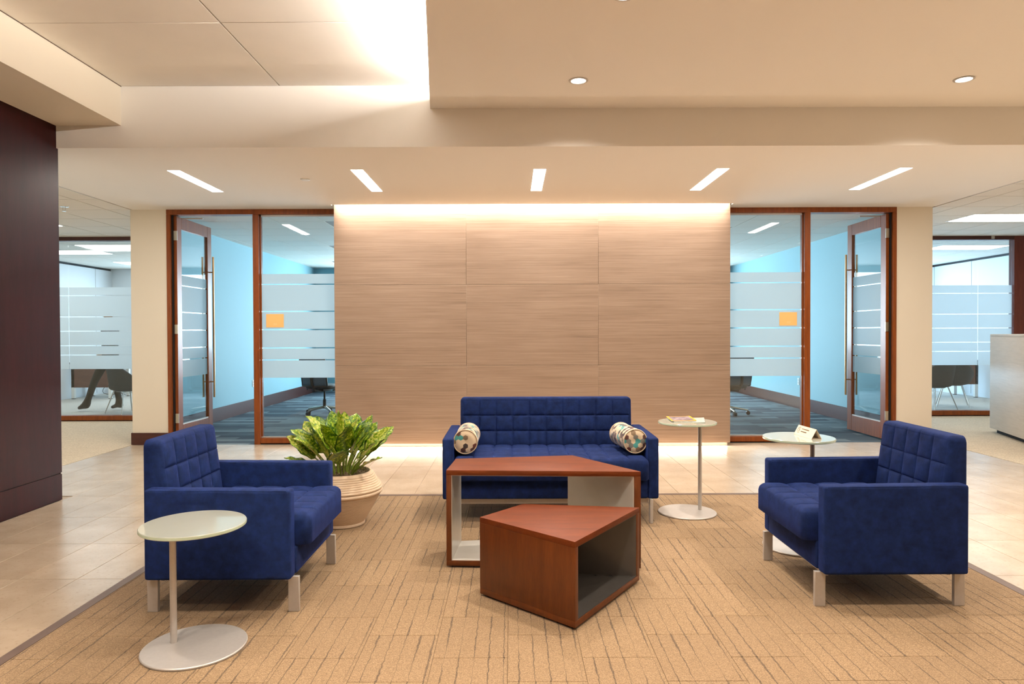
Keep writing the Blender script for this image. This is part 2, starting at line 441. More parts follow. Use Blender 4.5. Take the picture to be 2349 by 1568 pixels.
def empty(name, loc=(0, 0, 0), rz=0.0):
    o = bpy.data.objects.new(name, None); C.objects.link(o); o.location = loc; o.rotation_euler = (0, 0, rz)
    o.empty_display_size = 0.1
    return o
def tag(o, label, cat, group=None):
    o['label'] = label; o['category'] = cat
    if group: o['group'] = group
    return o
def struct(o): o['kind'] = 'structure'; return o
def inst(src, name, parent, loc, rot=None):
    o = bpy.data.objects.new(name, src.data if isinstance(src, bpy.types.Object) else src); C.objects.link(o)
    o.parent = parent; o.location = loc
    if rot: o.rotation_euler = rot
    return o
def box_mesh(name, wx, wy, h, mat, bevel=0.0, seg=1):
    bm = bmesh.new(); bm_box(bm, -wx/2, wx/2, -wy/2, wy/2, -h, 0)
    if bevel: bmesh.ops.bevel(bm, geom=[e for e in bm.edges if all(v.co.z > -1e-6 for v in e.verts)], offset=bevel, segments=seg, affect='EDGES')
    bmesh.ops.recalc_face_normals(bm, faces=bm.faces)
    me = bpy.data.meshes.new(name); bm.to_mesh(me); bm.free(); me.materials.append(mat); return me

# ------------------------------------------------------------------ the setting
XC = 0.237
Y_FACE = 7.97          # glass fronts and columns
Y_WALL = 7.76          # stone wall face
Y_BULK = 5.33
Z_LOW, Z_DROP, Z_RAISED, Z_SOFF = 2.752, 3.05, 3.23, 2.926
CX0, CX1, CY1 = -2.06, 2.555, 5.46      # carpet inset (outer trim edges)
TX0, TX1 = -4.45, 4.97                  # limestone extents

# --- floor: limestone tiles 305 x 610
floor = struct(box('floor', -9.3, 9.4, -5, 15.3, -0.12, -0.0045, MT['grout']))
tw, td = 0.305, 0.61
tile_me = box_mesh('tile', tw-0.003, td-0.003, 0.0045, MT['limestone'], 0.001)
def tile(xa, xb, ya, yb):
    full = abs((xb-xa)-tw) < 1e-4 and abs((yb-ya)-td) < 1e-4
    me = tile_me if full else box_mesh('tile', xb-xa-0.003, yb-ya-0.003, 0.0045, MT['limestone'], 0.001)
    inst(me, 'tile', floor, ((xa+xb)/2, (ya+yb)/2, 0))
def tile_field(x0, x1, y0, y1):
    ox, oy = TX0, 3.6
    i = math.floor((x0-ox)/tw + 1e-6)
    while ox + i*tw < x1 - 1e-4:
        xa, xb = max(x0, ox+i*tw), min(x1, ox+(i+1)*tw)
        j = math.floor((y0-oy)/td + 1e-6)
        while oy + j*td < y1 - 1e-4:
            ya, yb = max(y0, oy+j*td), min(y1, oy+(j+1)*td)
            if xb-xa > 0.02 and yb-ya > 0.02: tile(xa, xb, ya, yb)
            j += 1
        i += 1
tile_field(TX0, TX1, CY1, Y_FACE-0.005)
tile_field(-3.55, CX0, 1.77, CY1)
tile_field(CX1, TX1, 1.77, CY1)
struct(box('floor_stone_slab', -3.55, CX0, -5, 1.767, -0.0045, 0, MT['limestone']))
struct(box('floor_stone_slab', CX1, TX1, -5, 1.767, -0.0045, 0, MT['limestone']))
struct(box('floor_corridor_carpet', -9.2, TX0-0.002, 5.3, 10.16, -0.0045, 0.003, MT['corridor_carpet']))
struct(box('floor_corridor_carpet', TX1+0.002, 9.4, -5, 10.4, -0.0045, 0.003, MT['corridor_carpet']))
struct(box('floor_conference_carpet', -4.40, 4.87, Y_FACE, 15.2, -0.0045, 0.001, MT['plank']))
struct(box('floor_office_carpet', -9.0, -4.50, 10.16, 15.2, -0.0045, 0.003, MT['office_carpet']))
struct(box('floor_office_carpet', 4.97, 9.3, 10.40, 15.2, -0.0045, 0.003, MT['office_carpet']))
# --- carpet inset with its trim
tr = struct(empty('trim_1'))
box('trim_strip', CX0, CX0+0.05, -5, CY1, -0.0045, 0.004, MT['edge_trim'], tr)
box('trim_strip', CX1-0.05, CX1, -5, CY1, -0.0045, 0.004, MT['edge_trim'], tr)
box('trim_strip', CX0+0.05, CX1-0.05, CY1-0.05, CY1, -0.0045, 0.004, MT['edge_trim'], tr)
fc = struct(box('floor_carpet', CX0+0.05, CX1-0.05, -5, CY1-0.05, -0.0045, -0.001, plain('carpet_joint', lin(116, 90, 62), 0.95, noise=0.1)))
cw, cd = 0.298, 0.392
ct_me = box_mesh('carpet_tile', cw-0.0015, cd-0.0025, 0.006, MT['carpet'], 0.0008)
x0c, x1c, y1c, y0c = CX0+0.05, CX1-0.05, CY1-0.05, 1.9
i = -9
while True:
    xa, xb = 0.575+(i)*cw, 0.575+(i+1)*cw
    i += 1
    if xb < x0c+0.01: continue
    if xa > x1c-0.01: break
    xa, xb = max(xa, x0c), min(xb, x1c)
    off = (2.905 if i % 2 else 2.70)-4*cd
    k = 0
    while off+k*cd < y1c-0.01:
        ya, yb = max(off+k*cd, y0c), min(off+(k+1)*cd, y1c); k += 1
        if yb-ya < 0.02 or xb-xa < 0.02: continue
        full = abs(xb-xa-cw) < 1e-4 and abs(yb-ya-cd) < 1e-4
        me = ct_me if full else box_mesh('carpet_tile', xb-xa-0.0015, yb-ya-0.0025, 0.006, MT['carpet'], 0.0008)
        inst(me, 'carpet_tile', fc, ((xa+xb)/2, (ya+yb)/2, 0.003))
box('carpet_rear', x0c, x1c, -5, y0c, -0.003, 0.003, MT['carpet'], fc)

# --- ceilings
cl = struct(empty('ceiling'))
box('gypsum_slab', -4.43, 4.93, Y_BULK+0.12, 7.70, Z_LOW, 3.4, MT['ceil'], cl)
box('gypsum_slab', -4.43, XC-2.275, 7.70, Y_FACE+0.14, Z_LOW, 3.4, MT['ceil'], cl)
box('gypsum_slab', XC+2.275, 4.93, 7.70, Y_FACE+0.14, Z_LOW, 3.4, MT['ceil'], cl)
box('slot_lid', XC-2.275, XC+2.275, 7.70, 7.96, 2.92, 2.96, MT['ceil'], cl)
bk = struct(empty('wall_bulkhead'))
box('bulkhead_face', -3.90, 9.4, Y_BULK, Y_BULK+0.12, Z_LOW, 3.4, MT['ceil'], bk)  # paler than the piers' paint, standing in for light on this face
# dropped ceiling on the right, its edge runs at a slant
ex = lambda y: COVE_A.x + (y-COVE_A.y)*(COVE_B.x-COVE_A.x)/(COVE_B.y-COVE_A.y)
dr = struct(empty('ceiling_drop'))
prism('gypsum_slab', [(ex(-5), -5), (9.4, -5), (9.4, Y_BULK), (ex(Y_BULK), Y_BULK)], Z_DROP, Z_DROP+0.05, MT['ceil'], dr)
prism('cove_lip', [(ex(-5), -5), (ex(-5)+0.02, -5), (ex(Y_BULK)+0.02, Y_BULK), (ex(Y_BULK), Y_BULK)], Z_DROP+0.05, Z_DROP+0.07, MT['ceil'], dr)
# raised ceiling of large panels on the left
rc = struct(empty('ceiling_raised'))
box('backing', -3.04, 0.6, -5, Y_BULK, Z_RAISED+0.03, 3.4, MT['grid'], rc)
box('cove_soffit', -0.541, 0.6, -5, Y_BULK, Z_RAISED+0.012, Z_RAISED+0.03, MT['ceil'], rc)
for (xa, xb) in ((-3.04, -1.803), (-1.803, -0.541)):
    for k in range(5):
        yb = Y_BULK-0.004-1.08*k
        box('ceiling_panel', xa+0.004, xb-0.004, yb-1.08+0.006, yb, Z_RAISED, Z_RAISED+0.028, MT['ceil_panel'], rc, 0.002, 1)
box('backing_rear', -3.04, -0.541, -5, -0.08, Z_RAISED, Z_RAISED+0.028, MT['ceil_panel'], rc)
sf = struct(empty('ceiling_soffit'))
box('soffit_box', -3.90, -3.04, -5, Y_BULK, Z_SOFF, 3.4, MT['paint'], sf)
box('shadow_reveal', -3.04, -3.036, -5, Y_BULK, Z_RAISED-0.004, Z_RAISED, MT['edge_trim'], sf)

# mineral tile ceilings
act_me = box_mesh('ceiling_tile', 0.61-0.011, 0.61-0.011, 0.012, MT['act'])
act_me.transform(Matrix.Translation((0, 0, 0.012)))
def act_ceiling(name, x0, x1, y0, y1, ox, oy, keep=lambda x, y: True):
    c = struct(empty(name))
    box('grid_backing', x0, x1, y0, y1, Z_LOW+0.004, Z_LOW+0.3, MT['grid'], c)
    i = math.floor((x0-ox)/0.61)
    while ox+i*0.61 < x1:
        xa, xb = max(x0, ox+i*0.61), min(x1, ox+(i+1)*0.61); i += 1
        j = math.floor((y0-oy)/0.61)
        while oy+j*0.61 < y1:
            ya, yb = max(y0, oy+j*0.61), min(y1, oy+(j+1)*0.61); j += 1
            if xb-xa < 0.03 or yb-ya < 0.03 or not keep((xa+xb)/2, (ya+yb)/2): continue
            if abs(xb-xa-0.61) < 1e-3 and abs(yb-ya-0.61) < 1e-3: me = act_me
            else:
                me = box_mesh('ceiling_tile', xb-xa-0.011, yb-ya-0.011, 0.012, MT['act']); me.transform(Matrix.Translation((0, 0, 0.012)))
            inst(me, 'ceiling_tile', c, ((xa+xb)/2, (ya+yb)/2, Z_LOW-0.006))
    return c
act_ceiling('ceiling_corridor_west', -9.2, -4.432, 5.45, 10.16, -4.70, 6.71, lambda x, y: x > -7.5)
act_ceiling('ceiling_corridor_east', 4.932, 9.4, 5.45, 10.40, 5.20, 6.71, lambda x, y: x < 8.2 and y > 6)
act_ceiling('ceiling_conference', -4.40, 4.87, Y_FACE+0.14, 15.2, -4.25, 8.2, lambda x, y: (-0.54 < x/y < -0.24 or 0.29 < x/y < 0.6))
act_ceiling('ceiling_office_west', -9.0, -4.50, 10.27, 15.2, -4.70, 10.4, lambda x, y: x/y < -0.5)
act_ceiling('ceiling_office_east', 4.97, 9.3, 10.52, 15.2, 5.20, 10.6, lambda x, y: x/y > 0.55)

# --- walls
wl = struct(empty('wall_left'))
box('wood_panel', -3.90, -3.55, -5, 5.35, 0.212, Z_SOFF, MT['mahogany'], wl)
box('joint_shadow', -3.89, -3.556, -5, 5.344, 0.206, 0.212, MT['darkgap'], wl)
box('base_board', -3.90, -3.55, -5, 5.35, 0.0, 0.206, MT['mahogany'], wl)
box('corner_clip', -3.552, -3.546, 5.335, 5.355, 0.203, 0.215, MT['alu'], wl)
struct(box('wall_rear', -3.9, 9.4, -5.15, -5, 0, 3.4, MT['paint']))
struct(box('wall_right', 9.4, 9.55, -5, 10.4, 0, 3.4, MT['paint']))
struct(box('wall_corridor_west', -9.35, -9.2, 5.2, 10.2, 0, 2.9, MT['paint']))
struct(box('wall_corridor_return', -9.2, -3.9, 5.18, 5.3, 0, 3.0, MT['paint']))
for s, nm in ((-1, 'wall_pier_west'), (1, 'wall_pier_east')):
    pr = struct(empty(nm))
    xa, xb = XC+s*4.267, XC+s*4.69
    box('pier', xa, xb, Y_FACE, Y_FACE+0.14, 0.0, Z_LOW, MT['paint'], pr)
    box('return_wall', XC+s*4.662, xb, Y_FACE+0.14, 10.2 if s < 0 else 10.42, 0.0, Z_LOW, MT['paint'], pr)
    xo = xb+s*0.012
    box('base_board', xa, xo, Y_FACE-0.013, Y_FACE, 0.0, 0.142, MT['basewood'], pr, 0.002, 1)
    box('base_board', xb, xo, Y_FACE, 10.15, 0.0, 0.142, MT['basewood'], pr)

# stone wall: nine slabs on a backing
ws = struct(empty('wall_back'))
box('backing', XC-2.24, XC+2.24, Y_WALL+0.016, 7.95, 0.034, 2.92, MT['paint'], ws)
pw, ph = 4.514/3, 0.915
pz = [0.034, 0.93, 1.852, 2.915]
for i in range(3):
    for k in range(3):
        xa = XC-2.257+i*pw
        o = box('stone_panel', -pw/2+0.0008, pw/2-0.0008, 0, 0.016, pz[k]+0.0008, pz[k+1]-0.0008, MT['stone'], ws, 0.001, 1)
        o.location = (xa+pw/2, Y_WALL, 0)
box('toe_channel', XC-2.23, XC+2.23, 7.78, 7.94, 0.0, 0.034, MT['white_plastic'], ws)

# conference room shell and facade
for s, nm in ((-1, 'wall_conference_west'), (1, 'wall_conference_east')):
    cr = struct(empty(nm))
    xi = XC+s*4.617
    box('painted_wall', xi, xi+s*0.044, Y_FACE+0.14, 15.2, 0.0, 2.76, MT['teal'], cr)
    box('base_board', xi, xi-s*0.012, Y_FACE+0.14, 15.2, 0.0, 0.20, MT['basewood'], cr, 0.002, 1)
fw = struct(empty('wall_facade'))
for (xa, xb, wa, wb, mt) in ((-9.0, -4.45, -8.35, -4.7, 'offwall'), (-4.38, 4.85, -3.75, 4.2, 'teal'), (4.92, 9.3, 5.15, 8.9, 'offwall')):
    box('sill_wall', xa, xb, 15.2, 15.35, 0, 0.4, MT[mt], fw)
    box('head_wall', xa, xb, 15.2, 15.35, 2.6, 2.8, MT[mt], fw)
    box('side_wall', xa, wa, 15.2, 15.35, 0.4, 2.6, MT[mt], fw)
    box('side_wall', wb, xb, 15.2, 15.35, 0.4, 2.6, MT[mt], fw)
    n = int((wb-wa)/1.3)+1
    for k in range(n+1):
        x = wa+(wb-wa)*k/n
        box('window_mullion', x-0.025, x+0.025, 15.2, 15.3, 0.4, 2.6, MT['alu'], fw)
    box('window_glass', wa, wb, 15.25, 15.256, 0.4, 2.6, MT['glass'], fw)
box('corner_post', -4.45, -4.38, 15.2, 15.35, 0, 2.8, MT['teal'], fw); box('corner_post', 4.85, 4.92, 15.2, 15.35, 0, 2.8, MT['teal'], fw)
# office side walls with a black reveal under the ceiling
for s, nm, x in ((-1, 'wall_office_west', -8.92), (1, 'wall_office_east', 9.22)):
    ow = struct(empty(nm))
    ya = 10.16 if s < 0 else 10.4
    box('painted_wall', x, x+s*0.1, ya, 15.2, 0, 2.70, MT['offwall'], ow)
    box('shadow_reveal', x+s*0.02, x+s*0.1, ya, 15.2, 2.70, 2.757, MT['tile_white'], ow)
    for k in range(4):
        y = ya+1.2*(k+0.7)
        box('board_joint', x-s*0.003, x, y, y+0.006, 0.05, 2.70, MT['grid'], ow)
    xs = -4.45 if s < 0 else 4.92
    box('partition', xs, xs+s*0.05, ya, 15.2, 0, 2.757, MT['offwall'], ow)
    box('wall_return', x, x+s*0.6, ya-0.02, ya+0.1, 0, 2.757, MT['paint'], ow)

# --- glazing
BANDS = [(0.78, 0.984), (0.997, 1.124), (1.137, 1.340), (1.353, 1.554), (1.567, 1.872), (1.885, 2.0)]
def pane_x(name, xa, xb, y, z0, z1, parent):       # pane in the x-z plane
    g = box(name, xa, xb, y, y+0.01, z0, z1, MT['glass'], parent)
    for a, b in BANDS:
        box('frosted_band', xa, xb, y-0.0012, y-0.0002, a, b, MT['film'], g)
    return g
def pane_y(name, x, ya, yb, z0, z1, parent, s):
    g = box(name, x-0.005, x+0.005, ya, yb, z0, z1, MT['glass'], parent)
    for a, b in BANDS:
        box('frosted_band', x-s*0.0065, x-s*0.0053, ya, yb, a, b, MT['film'], g)
    return g

for s, nw, nd, num in ((-1, 'window_1', 'door_1', '221'), (1, 'window_2', 'door_2', '227')):
    X = lambda u: XC+s*u
    wn = struct(empty(nw))
    ch = MT['cherry']; y0, y1 = Y_FACE-0.012, Y_FACE+0.115
    box('header', X(4.267), X(1.9), y0, y1, 2.692, Z_LOW, ch, wn, 0.003, 1)
    box('jamb', X(4.267), X(4.222), y0, y1, 0, 2.692, ch, wn, 0.003, 1)
    box('jamb_rebate', X(4.222), X(4.205), y0+0.03, y1, 0, 2.692, MT['darkgap'], wn)
    box('mullion', X(3.259), X(3.189), y0, y1, 0, 2.692, ch, wn, 0.003, 1)
    box('bottom_rail', X(3.189), X(1.9), y0, y1, 0.014, 0.075, ch, wn, 0.003, 1)
    box('plinth', X(3.189), X(1.9), y0+0.02, y1-0.02, 0.0, 0.014, MT['darkgap'], wn)  # dark strip standing in for the shade under the bottom rail
    box('glazing_bead', X(3.189), X(1.9), y0+0.045, y0+0.07, 0.075, 0.088, MT['alu'], wn)
    box('glazing_bead', X(3.189), X(3.176), y0+0.045, y0+0.07, 0.088, 2.692, ch, wn)
    box('glazing_bead', X(3.189), X(1.9), y0+0.045, y0+0.07, 2.672, 2.692, MT['alu'], wn)
    pane_x('glass_pane', X(3.176), X(1.9), Y_FACE+0.045, 0.088, 2.672, wn)
    # open door leaf, swung into the conference room
    dn = struct(empty(nd))
    xd = X(4.193); t = 0.022; ya, yb = 8.015, 8.935
    mh = MT['cherry']
    zb_, zt_ = 0.02, 2.685
    for (a, b) in ((ya, ya+0.115), (yb-0.115, yb)):
        box('stile', xd-t, xd+t, a, b, zb_, zt_, mh, dn, 0.003, 1)
    box('top_rail', xd-t, xd+t, ya+0.115, yb-0.115, 2.545, zt_, mh, dn, 0.003, 1)
    box('bottom_rail', xd-t, xd+t, ya+0.115, yb-0.115, zb_, 0.215, mh, dn, 0.003, 1)
    box('glazing_bead', xd-0.016, xd+0.016, ya+0.115, yb-0.115, 0.215, 0.228, MT['alu'], dn)
    pane_y('glass_pane', xd, ya+0.115, yb-0.115, 0.228, 2.545, dn, s)
    for q in (-1, 1):
        xh = xd+q*0.07; yh = yb-0.06
        h = tube('pull_handle', [(xh, yh, 0.475), (xh, yh, 2.30)], 0.0125, MT['bronze'], dn, 14)
        for z in (0.675, 2.10):
            tube('standoff', [(xd+q*t, yh, z), (xh, yh, z)], 0.008, MT['bronze'], h, 10)
    for z in (0.25, 1.3, 2.4):
        box('hinge', xd-s*0.03, xd+s*0.03, ya-0.012, ya, z, z+0.11, MT['steel'], dn)
    # door closer arm at the head
    box('closer_arm', X(3.9), X(4.15), Y_FACE+0.125, Y_FACE+0.14, 2.66, 2.675, MT['alu'], dn)
    # room plate on the glass
    side = 'left' if s < 0 else 'right'
    xs0, xs1 = (X(3.125), X(2.918)) if s < 0 else (X(2.914), X(3.121))
    sg = empty('room_sign', ((xs0+xs1)/2, Y_FACE+0.040, 1.372))
    tag(sg, 'small orange room plate on frosted glass beside the door with the %s' % ('plant in front' if s < 0 else 'tent card in front'), 'sign', 'orange room plates')
    wd = abs(xs1-xs0)
    box('plate', -wd/2, wd/2, -0.006, 0, 0, 0.158, MT['sign'], sg, 0.0015, 1)
    tx = bpy.data.curves.new('room_number', 'FONT'); tx.body = num; tx.size = 0.03; tx.extrude = 0.0005; tx.align_x = 'CENTER'
    to = bpy.data.objects.new('room_number_text', tx); C.objects.link(to)
    dg = bpy.context.evaluated_depsgraph_get(); dg.update()
    tm = bpy.data.meshes.new_from_object(to.evaluated_get(dg)); bpy.data.objects.remove(to)
    tm.materials.clear(); tm.materials.append(MT['sign_text'])
    to = bpy.data.objects.new('room_number', tm); C.objects.link(to); to.parent = sg; to.location = (0.005, -0.0068, 0.028); to.rotation_euler = (PI/2, 0, 0)

# far office fronts
def office_front(name, xa, xb, y, joints, posts=()):
    wn = struct(empty(name))
    mh = MT['cherry']
    box('header', xa, xb, y-0.03, y+0.09, 2.69, Z_LOW, MT['basewood'], wn, 0.003, 1)
    box('bottom_rail', xa, xb, y-0.03, y+0.09, 0.015, 0.085, mh, wn, 0.003, 1)
    box('plinth', xa, xb, y-0.015, y+0.07, 0.003, 0.015, MT['darkgap'], wn)
    js = [xa]+list(joints)+[xb]
    for a, b in zip(js[:-1], js[1:]):
        pane_x('glass_pane', a+0.004, b-0.004, y+0.02, 0.085, 2.69, wn)
    for a, b in posts:
        box('post', a, b, y-0.03, y+0.09, 0.0, 2.69, MT['basewood'], wn, 0.003, 1)
    return wn
office_front('window_3', -8.92, -4.46, 10.16, (-7.92, -6.62+0.0, -5.3))
office_front('window_4', 4.93, 7.66, 10.40, (7.14, ))
w5 = office_front('window_5', 7.82, 9.22, 10.40, ())
box('post', 7.66, 7.82, 10.37, 10.49, 0.0, Z_LOW, MT['post_wood'], w5, 0.003, 1)
box('door_stop', 7.30, 7.345, 10.35, 10.37, 2.70, 2.75, MT['alu'], w5, 0.003, 1)
tube('pull_handle', [(7.90, 10.33, 1.40), (7.90, 10.33, 1.58)], 0.01, MT['steel'], w5, 10)

# ------------------------------------------------------------------ light fittings
def downlight(x, y, z, lab, cone=141, k=1.0):
    e = empty('ceiling_light', (x, y, z)); tag(e, lab, 'ceiling light', 'round recessed downlights')
    lathe('trim_ring', [(0.062, 0), (0.066, -0.004), (0.052, -0.006), (0.05, 0.0)], MT['alu'], e, 32)
    lathe('lens', [(0.001, -0.0015), (0.049, -0.0015), (0.05, 0.0)], emit('downlight_lens', (1.0, 0.95, 0.88), 7.0), e, 32)
    l = bpy.data.lights.new('downlight_beam', 'SPOT'); l.energy = P_DOWN*4*k; l.color = WARM; l.spot_size = math.radians(cone); l.spot_blend = 1.0; l.shadow_soft_size = 0.045
    o = bpy.data.objects.new('downlight_beam', l); C.objects.link(o); o.parent = e; o.location = (0, 0, -0.012)
downlight(0.47, 4.75, Z_DROP, 'round downlight in dropped ceiling above the sofa')
downlight(3.15, 4.75, Z_DROP, 'round downlight in dropped ceiling at far right of the picture')
downlight(0.59, 3.55, Z_DROP, 'round downlight cut off by the top edge of the picture')
for (x, y, lab) in ((3.15, 3.52, 'round downlight above the armchair by the tent card, above the picture'), (0.6, 2.1, 'round downlight above the front carpet, above the picture'),
                  (3.15, 2.1, 'round downlight right of the front carpet, above the picture')):
    downlight(x, y, Z_DROP, lab)
downlight(-2.0, 2.25, Z_RAISED, 'round downlight above the low side table, above the picture', 120, 0.7)
for (x, y) in ((0.6, 0.5), (3.15, 0.5), (0.6, -1.6), (3.15, -1.6), (5.7, 0.5), (5.7, -1.6), (5.7, 2.6), (5.7, 4.5)):  # added unseen lamps: they light the floor so its bounce lifts the ceiling
    downlight(x, y, Z_DROP, 'added unseen round downlight in dropped ceiling', 100, 1.25)
for (x, y) in ((-1.17, 0.6), (-2.42, 0.6), (-1.17, -1.6), (-2.42, -1.6)):  # added unseen lamps whose floor bounce brightens the raised panels
    downlight(x, y, Z_RAISED, 'added unseen round downlight in raised panel ceiling', 100, 2.0)

m_strip = emit('strip_diffuser', (1.0, 0.96, 0.90), 6.0)
strip_lab = ['linear ceiling strip light at far left, by the corridor', 'linear ceiling strip light over the left edge of the stone wall', 'linear ceiling strip light in front of the middle of the stone wall',
             'linear ceiling strip light over the right edge of the stone wall', 'linear ceiling strip light at far right, by the open door']
for k in range(5):
    x = 0.256+1.628*(k-2)
    e = empty('strip_light', (x, 6.52, Z_LOW)); tag(e, strip_lab[k], 'ceiling light', 'linear strip lights in low ceiling')
    box('housing', -0.058, 0.058, -0.463, 0.463, -0.0012, 0.004, MT['white_plastic'], e)
    box('diffuser', -0.054, 0.054, -0.459, 0.459, -0.003, -0.0012, m_strip, e)
    area('strip_glow', (0, 0, -0.006), (0, 0, 0), 0.1, 0.91, P_STRIP, (1.0, 0.93, 0.84), e)

m_trof = emit('troffer_diffuser', (1.0, 0.97, 0.93), 3.2)
def troffer(x, y, lab, grp, z=Z_LOW-0.006, col=NEUT, power=P_TROFFER, wx=1.2, wy=0.6):
    e = empty('ceiling_troffer', (x, y, z)); tag(e, lab, 'ceiling light', grp)
    box('frame', -wx/2, wx/2, -wy/2, wy/2, -0.004, 0.0, MT['white_plastic'], e)
    for q in (-1, 0, 1):
        box('diffuser', -wx/2+0.03, wx/2-0.03, q*wy/3.2-0.075, q*wy/3.2+0.075, -0.009, -0.004, m_trof, e)
    area('troffer_glow', (0, 0, -0.014), (0, 0, 0), wx-0.1, wy-0.1, power, col, e)
troffer(6.32, 8.70, 'wide recessed troffer in tile ceiling over the grey counter', 'recessed troffers')
troffer(-6.55, 8.82, 'recessed troffer in tile ceiling beside the dark wood wall', 'recessed troffers')
troffer(-6.55, 6.2, 'recessed troffer in tile ceiling hidden behind the dark wood wall', 'recessed troffers')
troffer(7.0, 6.2, 'recessed troffer in tile ceiling outside the picture, above the counter', 'recessed troffers')
troffer(-6.5, 11.3, 'nearest recessed troffer inside the office with the standing person', 'recessed troffers', power=8)
troffer(-7.75, 12.0, 'middle recessed troffer inside the office with the standing person', 'recessed troffers', power=8)
troffer(-7.4, 13.9, 'farthest recessed troffer inside the office with the standing person', 'recessed troffers', power=8)
troffer(7.85, 11.75, 'nearest recessed troffer inside the office with two tub chairs', 'recessed troffers', power=8)
troffer(7.4, 13.6, 'farthest recessed troffer inside the office with two tub chairs', 'recessed troffers', power=8)

# cove strip lying on the edge of the dropped ceiling
cv = empty('cove_strip', (0, 0, 0)); tag(cv, 'hidden strip light in the cove along the edge of dropped ceiling', 'cove light')
box('channel', -0.42, -0.38, -3.0, 5.2, Z_DROP+0.05, Z_DROP+0.065, MT['white_plastic'], cv)
box('diffuser', -0.415, -0.385, -3.0, 5.2, Z_DROP+0.065, Z_DROP+0.070, emit('cove_diffuser', (1, 0.95, 0.88), 5.0), cv)
area('cove_glow', (-0.46, 1.65, Z_DROP+0.10), (0, math.radians(166), 0), 0.05, 6.8, P_COVE*4.2, WARM2, cv)

# concealed sprinkler cover and pendant sprinkler
e = empty('sprinkler_cover', (-1.94, 6.43, Z_LOW)); tag(e, 'small flat white disc on the low ceiling between two strip lights', 'sprinkler cover')
lathe('disc', [(0.044, 0), (0.044, -0.006), (0.038, -0.009), (0.001, -0.009)], MT['white_plastic'], e, 28)
e = empty('ceiling_sprinkler', (-5.06, 7.72, Z_LOW-0.006)); tag(e, 'small pendant sprinkler head on the corridor tile ceiling', 'sprinkler')
lathe('escutcheon', [(0.045, 0), (0.042, -0.006), (0.016, -0.01), (0.001, -0.01)], MT['chrome'], e, 24)
lathe('deflector', [(0.001, -0.052), (0.022, -0.052), (0.022, -0.055), (0.001, -0.055)], MT['chrome'], e, 18)
tube('frame_arm', [(0.012, 0, -0.01), (0.017, 0, -0.03), (0.004, 0, -0.053)], 0.003, MT['chrome'], e, 6)
tube('frame_arm', [(-0.012, 0, -0.01), (-0.017, 0, -0.03), (-0.004, 0, -0.053)], 0.003, MT['chrome'], e, 6)

# ------------------------------------------------------------------ upholstered seating
def pad(W, D, H, nx, ny, puff, rc, r, res=7, margin=0.0):
    """quilted pad: plan W x D, height H, seams on a grid of nx x ny cells inside an unquilted margin"""
    def axis(L, n):
        h = L/2; pts = set()
        for q in (0, 0.12, 0.3, 0.55, 0.8, 1.0): pts.add(round(-h+q*r, 5)); pts.add(round(h-q*r, 5))
        a = h-margin
        for k in range(n):
            for j in range(res+1):
                u = j/res
                pts.add(round(-a+2*a*(k+u)/n, 5))
            for s_ in (0.05, 0.95): pts.add(round(-a+2*a*(k+s_)/n, 5))
        return sorted(pts)
    def dedupe(v):
        o = [v[0]]
        for x in v[1:]:
            if x-o[-1] > 0.002: o.append(x)
        o[-1] = v[-1]; return o
    xs, ys = dedupe(axis(W, nx)), dedupe(axis(D, ny))
    def seam(x, L, n):
        a = L/2-margin; u = (x+a)/(2*a)*n
        if u <= 0 or u >= n: return 0.0 if margin == 0 else 0.35
        fr = u-math.floor(u); d_ = min(fr, 1-fr)
        return min(1, (d_/0.5))**0.42
    verts, faces = [], []
    hx, hy = W/2, D/2
    for y in ys:
        for x in xs:
            ex_, ey_ = hx-abs(x), hy-abs(y)
            d_ = min(ex_, ey_); px, py = x, y
            if ex_ < rc and ey_ < rc:
                dx, dy = 1-ex_/rc, 1-ey_/rc; mxx = max(dx, dy); hh = math.hypot(dx, dy)
                if hh > 1e-6:
                    k = mxx/hh; px = math.copysign(hx-rc+rc*dx*k, x); py = math.copysign(hy-rc+rc*dy*k, y)
            z = H
            if d_ < r: z = H-r+math.sqrt(max(0, r*r-(r-d_)**2))
            q = min(seam(x, W, nx), seam(y, D, ny)) if True else 0
            fade = min(1, d_/(r*0.9))
            z += (puff*q-puff*0.5)*fade
            verts.append((px, py, z))
    NX, NY = len(xs), len(ys)
    for j in range(NY-1):
        for i in range(NX-1):
            faces.append((j*NX+i, j*NX+i+1, (j+1)*NX+i+1, (j+1)*NX+i))
    ring = [i for i in range(NX)]+[j*NX+NX-1 for j in range(1, NY)]+[(NY-1)*NX+i for i in range(NX-2, -1, -1)]+[j*NX for j in range(NY-2, 0, -1)]
    prev = ring
    for z, ins in ((0.008, 0.0), (0.0, 0.008)):
        cur = []
        for v in ring:
            x, y, _ = verts[v]; cur.append(len(verts))
            verts.append((x*(1-ins/hx), y*(1-ins/hy), z))
        n = len(ring)
        for k in range(n): faces.append((prev[k], cur[k], cur[(k+1) % n], prev[(k+1) % n]))
        prev = cur
    faces.append(tuple(prev))
    return verts, faces

